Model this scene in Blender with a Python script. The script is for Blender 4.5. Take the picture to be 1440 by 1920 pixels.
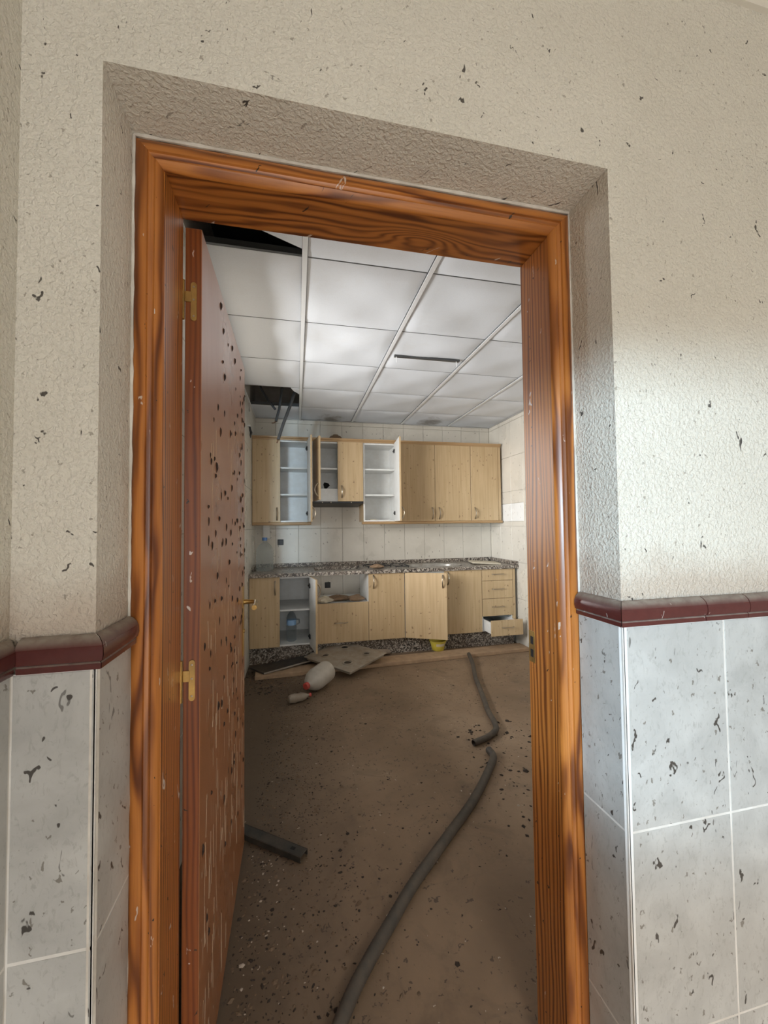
import bpy, bmesh, math, random
from mathutils import Matrix, Vector
from math import sin, cos, pi, radians

# ------------------------------------------------------------------ reset
for o in list(bpy.data.objects):
    bpy.data.objects.remove(o)
S = bpy.context.scene
COL = S.collection
random.seed(7)

# ------------------------------------------------------------------ camera
FPX, YAW, PITCH, ROLL = 742.59, .217298, .0340524, -.0114588
CAM = Vector((0, 0, 1.33))
fw = Vector((sin(YAW) * cos(PITCH), cos(YAW) * cos(PITCH), sin(PITCH)))
r0 = Vector((cos(YAW), -sin(YAW), 0))
u0 = r0.cross(fw)
rt = cos(ROLL) * r0 + sin(ROLL) * u0
up = -sin(ROLL) * r0 + cos(ROLL) * u0
cd = bpy.data.cameras.new('camera')
cam = bpy.data.objects.new('camera', cd)
COL.objects.link(cam)
m = Matrix.Identity(4)
for i in range(3):
    m[i][0], m[i][1], m[i][2], m[i][3] = rt[i], up[i], -fw[i], CAM[i]
cam.matrix_world = m
cd.sensor_fit = 'HORIZONTAL'
cd.sensor_width = 36
cd.lens = 36 * FPX / 1440
cd.clip_start = .02
S.camera = cam

# ------------------------------------------------------------------ world, lights, exposure
W = bpy.data.worlds.new('sky')
S.world = W
W.use_nodes = True
bg = W.node_tree.nodes['Background']
bg.inputs[0].default_value = (.74, .86, 1.0, 1)
bg.inputs[1].default_value = .8
vs = S.view_settings
vs.view_transform = 'Standard'
vs.look = 'None'
vs.exposure = 0.0
vs.gamma = 1
vs.use_curve_mapping = False


def area(name, loc, target, sx, sy, power, col, spread=180):
    d = bpy.data.lights.new(name, 'AREA')
    d.shape = 'RECTANGLE'
    d.size, d.size_y = sx, sy
    d.energy = power
    d.color = col
    d.spread = radians(spread)
    o = bpy.data.objects.new(name, d)
    COL.objects.link(o)
    o.location = loc
    o.rotation_euler = (Vector(target) - Vector(loc)).to_track_quat('-Z', 'Y').to_euler()
    return o


# daylight outside the kitchen window (left wall), the hall window (left wall), then two added fill lamps behind the camera
area('daylight_kitchen', (-2.60, 2.60, 1.80), (-.455, 2.60, 1.62), 4.8, 1.6, 650, (1.0, .985, .96))
area('daylight_hall_window', (-2.0, -2.9, 1.46), (.8, .688, 1.46), 1.0, .20, 250, (.62, .83, 1.0))
area('fill_hall_rear', (.05, -3.0, 1.30), (.25, -.6, .75), 1.6, 2.2, 40, (1.0, .965, .91))  # added fill for the hall face of the doorway wall
area('fill_hall_floor', (.10, -4.3, 3.45), (.25, -1.2, 0), 2.0, 1.2, 420, (1.0, .96, .91))  # added lamp onto the hall floor, its bounce brightens the soffit

# ------------------------------------------------------------------ helpers


def tag(o, label=None, cat=None, group=None, kind=None):
    if label: o['label'] = label
    if cat: o['category'] = cat
    if group: o['group'] = group
    if kind: o['kind'] = kind
    return o


def empty(name, loc, label=None, cat=None, group=None, kind=None):
    o = bpy.data.objects.new(name, None)
    o.empty_display_size = .05
    COL.objects.link(o)
    o.location = loc
    return tag(o, label, cat, group, kind)


class MB:
    def __init__(self, xf=None):
        self.v, self.f, self.mi = [], [], []
        self.xf = xf

    def add(self, vs_, fs_, mi=0, xf=None):
        b = len(self.v)
        M = xf if xf is not None else self.xf
        for p in vs_:
            p = Vector(p)
            self.v.append(M @ p if M is not None else p)
        for f in fs_:
            self.f.append(tuple(b + i for i in f))
            self.mi.append(mi)
        return self

    def box(self, x0, x1, y0, y1, z0, z1, mi=0, xf=None, mis=None):
        vs_ = [(x, y, z) for z in (z0, z1) for y in (y0, y1) for x in (x0, x1)]
        fs_ = [(0, 2, 3, 1), (4, 5, 7, 6), (0, 1, 5, 4), (2, 6, 7, 3), (0, 4, 6, 2), (1, 3, 7, 5)]
        b = len(self.f)
        self.add(vs_, fs_, mi, xf)
        if mis:   # dict of face index -> material
            for k, val in mis.items():
                self.mi[b + k] = val
        return self

    def tube(self, pts, r, n=10, caps=True, mi=0, radii=None):
        pts = [Vector(p) for p in pts]
        vs_, fs_ = [], []
        prev = None
        for i, p in enumerate(pts):
            t = (pts[min(i + 1, len(pts) - 1)] - pts[max(i - 1, 0)]).normalized()
            if prev is None:
                a = Vector((0, 0, 1)) if abs(t.z) < .9 else Vector((1, 0, 0))
                nrm = t.cross(a).normalized()
            else:
                nrm = (prev - t * prev.dot(t)).normalized()
            prev = nrm
            bn = t.cross(nrm)
            rr = radii[i] if radii else r
            for k in range(n):
                a = 2 * pi * k / n
                vs_.append(p + rr * (cos(a) * nrm + sin(a) * bn))
        for i in range(len(pts) - 1):
            for k in range(n):
                k2 = (k + 1) % n
                fs_.append((i * n + k, i * n + k2, (i + 1) * n + k2, (i + 1) * n + k))
        if caps:
            fs_.append(tuple(range(n))[::-1])
            fs_.append(tuple((len(pts) - 1) * n + k for k in range(n)))
        return self.add(vs_, fs_, mi)

    def lathe(self, prof, n=24, xf=None, mi=0, squash=None):
        """prof: (r, z) list"""
        vs_, fs_ = [], []
        for r, z in prof:
            for k in range(n):
                a = 2 * pi * k / n
                rr = r * (squash(a, z) if squash else 1)
                vs_.append((rr * cos(a), rr * sin(a), z))
        for i in range(len(prof) - 1):
            for k in range(n):
                k2 = (k + 1) % n
                fs_.append((i * n + k, i * n + k2, (i + 1) * n + k2, (i + 1) * n + k))
        if prof[0][0] > 1e-6: fs_.append(tuple(range(n))[::-1])
        if prof[-1][0] > 1e-6: fs_.append(tuple((len(prof) - 1) * n + k for k in range(n)))
        return self.add(vs_, fs_, mi, xf)

    def sweep(self, prof, P, closed=True, mi=0):
        """prof: list of 2D; P: list of functions mapping (a,b)->3D for each station"""
        n = len(prof)
        vs_, fs_ = [], []
        for fn in P:
            for a, b in prof: vs_.append(fn(a, b))
        for i in range(len(P) - 1):
            for k in range(n if closed else n - 1):
                k2 = (k + 1) % n
                fs_.append((i * n + k, i * n + k2, (i + 1) * n + k2, (i + 1) * n + k))
        fs_.append(tuple(range(n))[::-1])
        fs_.append(tuple((len(P) - 1) * n + k for k in range(n)))
        return self.add(vs_, fs_, mi)

    def mesh(self, name, mats, off=Vector((0, 0, 0)), bevel=0, smooth=False, seg=1):
        me = bpy.data.meshes.new(name)
        me.from_pydata([tuple(p - off) for p in self.v], [], self.f)
        for i, p in enumerate(me.polygons): p.material_index = self.mi[i]
        for mt in mats: me.materials.append(mt)
        bm = bmesh.new()
        bm.from_mesh(me)
        bmesh.ops.recalc_face_normals(bm, faces=bm.faces)
        if bevel:
            es = [e for e in bm.edges if len(e.link_faces) == 2 and e.calc_face_angle(0) > .6]
            bmesh.ops.bevel(bm, geom=es, offset=bevel, segments=seg, affect='EDGES', profile=.7, clamp_overlap=True)
        bm.to_mesh(me)
        bm.free()
        if smooth:
            for p in me.polygons: p.use_smooth = True
            try: me.set_sharp_from_angle(angle=radians(40))
            except Exception: pass
        return me

    def build(self, name, mats, parent=None, bevel=0, smooth=False, loc=None, seg=1):
        """vertices are in world coordinates; origin moved to loc (or parent's location)"""
        if not isinstance(mats, (list, tuple)): mats = [mats]
        base = Vector((0, 0, 0))
        if parent is not None: base = wloc(parent)
        org = Vector(loc) if loc is not None else base
        me = self.mesh(name, mats, org, bevel, smooth, seg)
        o = bpy.data.objects.new(name, me)
        COL.objects.link(o)
        if parent is not None: o.parent = parent
        o.location = org - base
        return o


def wloc(o):
    p = Vector((0, 0, 0))
    while o is not None:
        p = p + o.location
        o = o.parent
    return p


def place(name, me, loc, parent=None, scale=None, rz=0):
    o = bpy.data.objects.new(name, me)
    COL.objects.link(o)
    if parent is not None:
        o.parent = parent
        loc = Vector(loc) - wloc(parent)
    o.location = loc
    if scale: o.scale = scale
    if rz: o.rotation_euler.z = rz
    return o


# ------------------------------------------------------------------ materials


class NT:
    def __init__(self, name):
        self.m = bpy.data.materials.new(name)
        self.m.use_nodes = True
        self.t = self.m.node_tree
        self.b = self.t.nodes['Principled BSDF']
        self.out = self.t.nodes['Material Output']

    def n(self, typ, **kw):
        nd = self.t.nodes.new(typ)
        for k, v in kw.items():
            if k in nd.inputs.keys(): self.put(nd.inputs[k], v)
            else: setattr(nd, k, v)
        return nd

    def put(self, sock, v):
        if isinstance(v, bpy.types.NodeSocket): self.t.links.new(v, sock)
        else:
            if isinstance(v, (tuple, list)) and len(v) == 3 and sock.type == 'RGBA': v = (*v, 1)
            sock.default_value = v

    def pos(self, scale=(1, 1, 1), off=(0, 0, 0)):
        g = self.n('ShaderNodeNewGeometry')
        mp = self.n('ShaderNodeMapping')
        self.put(mp.inputs['Vector'], g.outputs['Position'])
        mp.inputs['Scale'].default_value = scale
        mp.inputs['Location'].default_value = off
        return mp.outputs[0]

    def obj(self, scale=(1, 1, 1), off=(0, 0, 0)):
        g = self.n('ShaderNodeTexCoord')
        mp = self.n('ShaderNodeMapping')
        self.put(mp.inputs['Vector'], g.outputs['Object'])
        mp.inputs['Scale'].default_value = scale
        mp.inputs['Location'].default_value = off
        return mp.outputs[0]

    def noise(self, vec, scale, detail=3, rough=.5, dist=0):
        nd = self.n('ShaderNodeTexNoise', Scale=scale, Detail=detail, Roughness=rough, Distortion=dist)
        self.put(nd.inputs['Vector'], vec)
        return nd.outputs[0]

    def ramp(self, fac, stops, interp='LINEAR'):
        nd = self.n('ShaderNodeValToRGB')
        cr = nd.color_ramp
        cr.interpolation = interp
        while len(cr.elements) < len(stops): cr.elements.new(.5)
        for e, (p, c) in zip(cr.elements, stops):
            e.position = p
            e.color = (c, c, c, 1) if isinstance(c, (int, float)) else (*c, 1)
        self.put(nd.inputs[0], fac)
        return nd.outputs[0]

    def math(self, op, a, b=0.0, clamp=False):
        nd = self.n('ShaderNodeMath', operation=op, use_clamp=clamp)
        self.put(nd.inputs[0], a)
        self.put(nd.inputs[1], b)
        return nd.outputs[0]

    def mix(self, fac, a, b, blend='MIX'):
        nd = self.n('ShaderNodeMix', data_type='RGBA', blend_type=blend)
        self.put(nd.inputs[0], fac)
        self.put(nd.inputs[6], a)
        self.put(nd.inputs[7], b)
        return nd.outputs[2]

    def bump(self, h, strength=.3, dist=.01):
        nd = self.n('ShaderNodeBump', Strength=strength, Distance=dist)
        self.put(nd.inputs['Height'], h)
        self.put(self.b.inputs['Normal'], nd.outputs[0])

    def uv(self, plane='v', el=1.0):
        """flat coordinates: (x + y, z) on upright faces, (x, y) on the floor"""
        g = self.n('ShaderNodeNewGeometry')
        sx = self.n('ShaderNodeSeparateXYZ')
        self.put(sx.inputs[0], g.outputs['Position'])
        cb = self.n('ShaderNodeCombineXYZ')
        if plane == 'v':
            nx = self.n('ShaderNodeSeparateXYZ')
            self.put(nx.inputs[0], g.outputs['True Normal'])
            xy = self.math('ADD', sx.outputs[0], sx.outputs[1])
            self.put(cb.inputs[0], self.math('ADD', xy, self.math('MULTIPLY', nx.outputs[0], 7.31)))
            self.put(cb.inputs[1], self.math('MULTIPLY', self.math('ADD', sx.outputs[2], self.math('MULTIPLY', sx.outputs[1], .6)), el))
        else:
            self.put(cb.inputs[0], sx.outputs[0])
            self.put(cb.inputs[1], self.math('MULTIPLY', sx.outputs[1], el))
        return cb.outputs[0]

    def specks(self, plane, scale, size, keep, seed=0.0, wob=.8, el=1.0, clump=0.0):
        """mask of sparse irregular flecks; keep = share of cells that hold one"""
        vec = self.uv(plane, el)
        a0 = self.n('ShaderNodeVectorMath', operation='ADD')
        self.put(a0.inputs[0], vec)
        a0.inputs[1].default_value = (seed, seed * 1.3, seed * .7)
        vec = a0.outputs[0]
        nz = self.n('ShaderNodeTexNoise', Scale=scale * 2.2, Detail=2)
        self.put(nz.inputs['Vector'], vec)
        sb = self.n('ShaderNodeVectorMath', operation='SUBTRACT')
        self.put(sb.inputs[0], nz.outputs['Color'])
        sb.inputs[1].default_value = (.5, .5, .5)
        sc = self.n('ShaderNodeVectorMath', operation='SCALE')
        self.put(sc.inputs[0], sb.outputs[0])
        sc.inputs[3].default_value = wob / scale
        ad = self.n('ShaderNodeVectorMath', operation='ADD')
        self.put(ad.inputs[0], vec)
        self.put(ad.inputs[1], sc.outputs[0])
        vo = self.n('ShaderNodeTexVoronoi', Scale=scale, voronoi_dimensions='2D')
        self.put(vo.inputs['Vector'], ad.outputs[0])
        sp = self.n('ShaderNodeSeparateColor')
        self.put(sp.inputs[0], vo.outputs['Color'])
        rad = self.math('MULTIPLY', self.math('ADD', self.math('MULTIPLY', sp.outputs[1], .75), .25), size)
        d = self.math('SUBTRACT', rad, vo.outputs['Distance'])
        d = self.math('MULTIPLY', d, 4.0 / size, clamp=True)
        kp = keep
        if clump:
            cn = self.noise(vec, clump, 2, .5)
            kp = self.math('MULTIPLY', self.ramp(cn, [(.35, 0), (.65, 1)]), keep * 2)
        k = self.math('LESS_THAN', sp.outputs[0], kp)
        return self.math('MULTIPLY', d, k, clamp=True)

    def set(self, **kw):
        for k, v in kw.items():
            self.put(self.b.inputs[k.replace('_', ' ')], v)
        return self.m


def simple(name, col, rough=.6, metal=0, spec=.5):
    t = NT(name)
    t.set(Base_Color=col, Roughness=rough, Metallic=metal)
    t.b.inputs['Specular IOR Level'].default_value = spec
    return t.m


DROP = (.035, .028, .022)


def m_plaster():
    t = NT('gotele_plaster')
    p = t.pos()
    big = t.noise(p, 2.2, 4, .6)
    c = t.mix(t.ramp(big, [(.3, 0), (.7, 1)]), (.66, .63, .555), (.73, .70, .625))
    fine = t.noise(p, 210, 3, .6)
    c = t.mix(t.ramp(fine, [(.54, 0), (.74, .38)]), c, (.42, .38, .32))
    zz = t.n('ShaderNodeSeparateXYZ')
    t.put(zz.inputs[0], p)
    hz_ = t.math('ADD', zz.outputs[2], t.math('MULTIPLY', t.noise(p, 14, 3, .6), -.10))
    c = t.mix(t.math('MULTIPLY', t.ramp(t.math('DIVIDE', hz_, 2.0), [(.575, .75), (.615, 0)]), 1.0), c, (.47, .385, .31))
    s1 = t.specks('v', 26, .115, .17, 1.0, 1.1, .75)
    s2 = t.specks('v', 66, .17, .18, 4.0, 1.0, .8, 5)
    s3 = t.specks('v', 17, .065, .16, 9.0, 1.2, .40)
    c = t.mix(t.math('MULTIPLY', s2, .55), c, (.17, .135, .10))
    c = t.mix(t.math('MULTIPLY', t.math('MAXIMUM', s1, s3), .92), c, DROP)
    blob = t.noise(p, 140, 2.5, .55, .4)
    h = t.ramp(blob, [(.40, 0), (.66, 1)])
    h2 = t.math('ADD', h, t.math('MULTIPLY', fine, .25))
    t.bump(h2, .62, .0030)
    return t.set(Base_Color=c, Roughness=.72)


def m_hall_tile():
    t = NT('mottled_hall_tile')
    p = t.pos()
    n1 = t.noise(p, 9, 5, .62, .6)
    c = t.mix(t.ramp(n1, [(.3, 0), (.7, 1)]), (.40, .40, .385), (.53, .53, .51))
    n2 = t.noise(t.pos((70, 70, 34)), 1.6, 4, .7, 1.0)
    c = t.mix(t.ramp(n2, [(.54, 0), (.68, .62)]), c, (.33, .325, .305))
    s1 = t.specks('v', 24, .14, .30, 2.0, 1.3, .65)
    s2 = t.specks('v', 56, .19, .30, 6.0, 1.1, .7, 6)
    s3 = t.specks('v', 18, .07, .5, 12.0, 1.6, .30)
    s4 = t.specks('v', 10, .05, .35, 31.0, 1.8, .55)
    c = t.mix(t.math('MULTIPLY', s2, .75), c, (.14, .12, .095))
    c = t.mix(t.math('MULTIPLY', t.math('MAXIMUM', s4, t.math('MAXIMUM', s1, t.math('MULTIPLY', s3, .7))), .93), c, DROP)
    r = t.ramp(n1, [(.3, .30), (.7, .48)])
    return t.set(Base_Color=c, Roughness=r)


def m_kitchen_tile(name='white_kitchen_tile', a=(.62, .585, .515), b=(.72, .685, .61)):
    t = NT(name)
    p = t.pos()
    n1 = t.noise(p, 3.5, 4, .6)
    c = t.mix(t.ramp(n1, [(.3, 0), (.7, 1)]), a, b)
    s1 = t.specks('v', 22, .17, .22, 3.0, .9, .7)
    c = t.mix(t.math('MULTIPLY', s1, .65), c, (.15, .12, .09))
    return t.set(Base_Color=c, Roughness=t.ramp(n1, [(.3, .24), (.7, .42)]))


def m_dado():
    t = NT('maroon_glazed_dado')
    g = t.n('ShaderNodeNewGeometry')
    sx = t.n('ShaderNodeSeparateXYZ')
    t.put(sx.inputs[0], g.outputs['Normal'])
    p = t.pos()
    n1 = t.noise(p, 60, 3, .6)
    c = t.mix(n1, (.070, .017, .015), (.105, .027, .024))
    dust = t.math('MULTIPLY', t.ramp(sx.outputs[2], [(.30, 0), (.80, 1)]), t.ramp(n1, [(.3, .55), (.6, 1)]))
    c = t.mix(dust, c, (.30, .255, .21))
    st = t.specks('v', 34, .10, .35, 3.0, 1.3, .30)
    c = t.mix(t.math('MULTIPLY', st, .8), c, (.55, .50, .46))
    return t.set(Base_Color=c, Roughness=t.mix(dust, (.26, .26, .26), (.9, .9, .9)))


def m_pine(name, axis, knot=None, dark=(.12, .030, .006), mid=(.32, .102, .019), light=(.50, .185, .037), seed=0.0, rough=.34, freq=480, bend=26, along=1.3):
    t = NT(name)
    g = t.n('ShaderNodeNewGeometry')
    sx = t.n('ShaderNodeSeparateXYZ')
    t.put(sx.inputs[0], g.outputs['Position'])
    ab = [k for k in range(3) if k != axis]
    across = t.math('ADD', sx.outputs[ab[0]], sx.outputs[ab[1]])
    warp = t.noise(t.pos(tuple(14.0 if k != axis else along for k in range(3)), (seed, seed, seed)), 1.0, 2.5, .5, .2)
    # growth rings: bands along the grain, bent by the slow warp
    ph = t.math('ADD', t.math('MULTIPLY', across, freq), t.math('MULTIPLY', warp, bend))
    if knot:
        df = t.n('ShaderNodeVectorMath', operation='SUBTRACT')
        t.put(df.inputs[0], g.outputs['Position'])
        df.inputs[1].default_value = knot
        ml = t.n('ShaderNodeVectorMath', operation='MULTIPLY')
        t.put(ml.inputs[0], df.outputs[0])
        ml.inputs[1].default_value = tuple(1 if k != axis else .32 for k in range(3))
        ln = t.n('ShaderNodeVectorMath', operation='LENGTH')
        t.put(ln.inputs[0], ml.outputs[0])
        bump_ = t.math('POWER', 2.718, t.math('MULTIPLY', t.math('POWER', t.math('DIVIDE', ln.outputs['Value'], .030), 2.0), -1.0))
        ph = t.math('ADD', ph, t.math('MULTIPLY', bump_, 26.0))
    ring = t.math('ADD', t.math('MULTIPLY', t.math('SINE', ph), .5), .5)
    ring = t.math('POWER', ring, 1.7)
    fine = t.noise(t.pos(tuple(420 if k != axis else 7 for k in range(3))), 1.0, 3, .6)
    c = t.ramp(ring, [(.0, light), (.45, mid), (1.0, dark)])
    broad = t.noise(t.pos(tuple(32 if k != axis else 1.6 for k in range(3)), (3 + seed, 1, 2)), 1.0, 2, .5)
    c = t.mix(t.ramp(broad, [(.40, .0), (.66, .65)]), c, t.mix(.45, mid, light))
    c = t.mix(t.ramp(fine, [(.5, 0), (.8, .40)]), c, dark)
    s1 = t.specks('v', 40, .13, .10, 5.0 + seed, 1.3, .35)
    c = t.mix(t.math('MULTIPLY', s1, .8), c, (.60, .50, .42))
    s4 = t.specks('v', 20, .11, .08, 25.0 + seed, 1.2, .55)
    c = t.mix(t.math('MULTIPLY', s4, .85), c, (.66, .60, .55))
    s2 = t.specks('v', 46, .15, .06, 15.0 + seed, 1.0)
    c = t.mix(s2, c, (.03, .018, .012))
    t.bump(fine, .06, .002)
    m = t.set(Base_Color=c, Roughness=rough)
    t.b.inputs['Coat Weight'].default_value = .18
    t.b.inputs['Coat Roughness'].default_value = .25
    return m


def m_leaf():
    t = NT('varnished_door_veneer')
    p = t.pos((190, 190, 3))
    n1 = t.noise(p, 1.0, 3, .6)
    c = t.mix(n1, (.30, .112, .040), (.40, .165, .066))
    # dark droppings and pale runs
    run = t.specks('v', 34, .12, .55, 8.0, .5, .10)
    run2 = t.specks('v', 14, .10, .30, 41.0, .8, .8)
    z = t.n('ShaderNodeSeparateXYZ')
    t.put(z.inputs[0], t.pos())
    low = t.ramp(t.math('DIVIDE', z.outputs[2], 2.0), [(.36, 1), (.62, .06)])
    c = t.mix(t.math('MULTIPLY', t.math('MAXIMUM', run, run2), t.math('MULTIPLY', low, .60)), c, (.66, .50, .36))
    dusty = t.noise(t.pos((4, 4, 2)), 1.0, 3, .6)
    t.b.inputs['Coat Weight'].default_value = .25
    t.b.inputs['Coat Roughness'].default_value = .28
    return t.set(Base_Color=c, Roughness=t.ramp(dusty, [(.3, .24), (.7, .36)]))


def m_beech():
    t = NT('beech_foil')
    p = t.pos((46, 46, 2.0))
    n1 = t.noise(p, 1.0, 4, .6, .2)
    c = t.ramp(n1, [(.28, (.46, .325, .175)), (.5, (.535, .39, .222)), (.75, (.60, .45, .27))])
    b = t.noise(t.pos((3, 3, 1.5)), 1.0, 3, .6)
    c = t.mix(t.ramp(b, [(.45, 0), (.8, .35)]), c, (.40, .275, .145))
    s = t.specks('v', 26, .18, .22, 4.0, .9, .7)
    c = t.mix(t.math('MULTIPLY', s, .7), c, (.16, .09, .045))
    return t.set(Base_Color=c, Roughness=.42)


def m_beech_rail():
    t = NT('darker_beech_rail')
    n1 = t.noise(t.pos((2.5, 46, 46)), 1.0, 4, .6, .2)
    c = t.ramp(n1, [(.28, (.33, .205, .095)), (.5, (.40, .255, .125)), (.75, (.46, .31, .16))])
    return t.set(Base_Color=c, Roughness=.42)


def m_granite():
    t = NT('speckled_granite')
    v = t.n('ShaderNodeTexVoronoi', Scale=95)
    t.put(v.inputs['Vector'], t.pos())
    sp = t.n('ShaderNodeSeparateColor')
    t.put(sp.inputs[0], v.outputs['Color'])
    c = t.ramp(sp.outputs[0], [(0, (.025, .022, .02)), (.34, (.13, .105, .09)), (.55, (.30, .26, .22)), (.75, (.52, .48, .42))], 'CONSTANT')
    d = t.noise(t.pos(), 3, 3, .6)
    c = t.mix(t.ramp(d, [(.4, .05), (.7, .45)]), c, (.24, .19, .145))
    return t.set(Base_Color=c, Roughness=.32)


def m_floor():
    t = NT('dirty_brown_floor')
    p = t.pos()
    n1 = t.noise(p, 1.3, 5, .6, .4)
    n2 = t.noise(p, 9, 5, .65, .6)
    c = t.ramp(n1, [(.28, (.165, .110, .066)), (.5, (.235, .160, .100)), (.72, (.30, .215, .142))])
    c = t.mix(t.ramp(n2, [(.45, 0), (.75, .5)]), c, (.185, .13, .086))
    sx = t.n('ShaderNodeSeparateXYZ')
    t.put(sx.inputs[0], p)
    # heap of leaf dirt along the left side
    edge = t.math('ADD', sx.outputs[0], t.math('MULTIPLY', n2, .5))
    c = t.mix(t.ramp(edge, [(.10, .82), (.60, 0)]), c, (.062, .042, .026))
    # faint joints of the big floor tiles under the dirt
    br = t.n('ShaderNodeTexBrick', Scale=1.0)
    br.offset = 0
    t.put(br.inputs['Vector'], t.pos((1, 1, 1), (.12, .2, 0)))
    br.inputs['Brick Width'].default_value = .41
    br.inputs['Row Height'].default_value = .41
    br.inputs['Mortar Size'].default_value = .004
    c = t.mix(t.math('MULTIPLY', br.outputs['Fac'], t.ramp(n2, [(.35, .25), (.6, 0)])), c, (.12, .085, .06))
    s1 = t.specks('h', 13, .12, .42, 2.0, 1.6)
    s4 = t.specks('h', 24, .16, .30, 33.0, 1.7, 1.0, 3)
    n5 = t.noise(p, 3.2, 5, .7, 1.2)
    c = t.mix(t.ramp(n5, [(.52, 0), (.70, .55)]), c, (.105, .072, .046))
    s1 = t.math('MAXIMUM', s1, s4)
    s2 = t.specks('h', 38, .20, .26, 7.0, 1.3, 1.0, 4)
    s3 = t.specks('h', 30, .12, .06, 11.0, .8)
    c = t.mix(t.math('MULTIPLY', t.math('MAXIMUM', s1, s2), .75), c, (.050, .034, .024))
    c = t.mix(s3, c, (.46, .40, .33))
    t.bump(t.math('ADD', n2, t.math('MULTIPLY', s2, .4)), .25, .008)
    return t.set(Base_Color=c, Roughness=.62)


def m_ceiling_tile():
    t = NT('ceiling_tile_white')
    p = t.pos()
    fine = t.noise(p, 260, 2, .6)
    c = t.mix(t.ramp(fine, [(.5, 0), (.8, .28)]), (.74, .78, .84), (.53, .55, .57))
    st = t.noise(p, 2.6, 4, .65)
    c = t.mix(t.ramp(st, [(.55, 0), (.85, .25)]), c, (.55, .51, .45))
    # two dark patches with wavering edges near the back wall
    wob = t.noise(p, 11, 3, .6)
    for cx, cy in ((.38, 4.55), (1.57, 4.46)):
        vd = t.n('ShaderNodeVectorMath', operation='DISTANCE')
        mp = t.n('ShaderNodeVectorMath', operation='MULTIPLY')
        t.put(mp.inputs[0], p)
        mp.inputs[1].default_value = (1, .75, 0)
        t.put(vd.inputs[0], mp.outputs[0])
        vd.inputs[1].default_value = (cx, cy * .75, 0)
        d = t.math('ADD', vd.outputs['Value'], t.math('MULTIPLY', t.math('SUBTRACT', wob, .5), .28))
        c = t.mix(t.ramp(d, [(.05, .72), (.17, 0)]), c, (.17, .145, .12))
    t.bump(fine, .12, .002)
    return t.set(Base_Color=c, Roughness=.75)


def m_clear(name, tint=(.97, .985, .99), amt=.26, df_col=(.8, .88, .92)):
    t = NT(name)
    tr = t.n('ShaderNodeBsdfTransparent')
    tr.inputs[0].default_value = (*tint, 1)
    gl = t.n('ShaderNodeBsdfGlossy', Roughness=.08)
    df = t.n('ShaderNodeBsdfTranslucent')
    df.inputs[0].default_value = (*df_col, 1)
    lw = t.n('ShaderNodeLayerWeight', Blend=.35)
    m1 = t.n('ShaderNodeMixShader')
    t.put(m1.inputs[0], t.math('ADD', t.math('MULTIPLY', lw.outputs['Facing'], .30), .03))
    t.put(m1.inputs[1], tr.outputs[0])
    t.put(m1.inputs[2], gl.outputs[0])
    m2 = t.n('ShaderNodeMixShader')
    m2.inputs[0].default_value = amt
    t.put(m2.inputs[1], m1.outputs[0])
    t.put(m2.inputs[2], df.outputs[0])
    t.put(t.out.inputs[0], m2.outputs[0])
    return t.m


def m_dusty(name, col, dust=(.22, .17, .125), amt=.5, rough=.6, metal=0):
    t = NT(name)
    n1 = t.noise(t.pos(), 14, 4, .65)
    c = t.mix(t.math('MULTIPLY', t.ramp(n1, [(.35, 0), (.65, 1)]), amt), col, dust)
    return t.set(Base_Color=c, Roughness=rough, Metallic=metal)


M = {}
M['plaster'] = m_plaster()
M['hall_tile'] = m_hall_tile()
M['k_tile'] = m_kitchen_tile()
M['k_tile_white'] = m_kitchen_tile('bright_white_tile', (.80, .81, .80), (.86, .87, .86))
M['dado'] = m_dado()
M['pine_v'] = m_pine('varnished_pine_upright', 2)
M['pine_v2'] = m_pine('varnished_pine_upright_second', 2, seed=5.3)
M['pine_h'] = m_pine('varnished_pine_head', 0, knot=(.30, .905, 2.03), seed=2.2, freq=260, bend=34, along=2.0)
M['pine_hc'] = m_pine('varnished_pine_head_casing', 0, seed=3.7, freq=300, bend=30, along=2.0)
M['pine_cl'] = m_pine('varnished_pine_casing', 2, seed=6.1, freq=170, bend=30, along=1.6)
M['pine_cr'] = m_pine('varnished_pine_casing_second', 2, seed=9.4, freq=190, bend=30, along=1.6)
M['pine_edge'] = m_pine('varnished_pine_door_edge', 2, None, (.10, .022, .006), (.17, .042, .009), (.235, .068, .014), seed=8.1)
M['leaf'] = m_leaf()
M['beech'] = m_beech()
M['rail'] = m_beech_rail()
M['granite'] = m_granite()
M['floor'] = m_floor()
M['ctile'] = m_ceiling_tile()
M['white'] = m_dusty('white_melamine', (.80, .81, .80), (.56, .52, .45), .25, .38)
M['grout'] = m_dusty('pale_grout', (.74, .73, .70), (.45, .40, .33), .4, .85)
M['kgrout'] = m_dusty('grey_grout', (.54, .51, .46), (.42, .38, .32), .5, .9)
M['caulk'] = m_dusty('white_caulk', (.72, .69, .63), (.35, .30, .25), .5, .8)
M['tee'] = simple('white_grid_metal', (.78, .80, .82), .45)
M['greymetal'] = simple('grey_grid_web', (.10, .105, .11), .5, .4)
M['concrete'] = simple('dark_slab', (.05, .05, .055), .95)
M['brass'] = m_dusty('aged_brass', (.55, .36, .12), (.20, .13, .06), .6, .36, .9)
M['nickel'] = simple('dull_nickel', (.42, .36, .28), .30, .9)
M['black'] = simple('black_plastic', (.012, .012, .013), .4)
M['conduit'] = simple('dark_grey_conduit', (.045, .048, .052), .5)
M['rust'] = simple('rusty_tip', (.12, .06, .03), .9)
M['clear'] = m_clear('clear_plastic')
M['murky'] = m_dusty('murky_plastic', (.27, .225, .175), (.19, .145, .105), .6, .35)
M['cloudy'] = m_dusty('cloudy_plastic', (.44, .405, .35), (.30, .255, .20), .5, .4)
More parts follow.
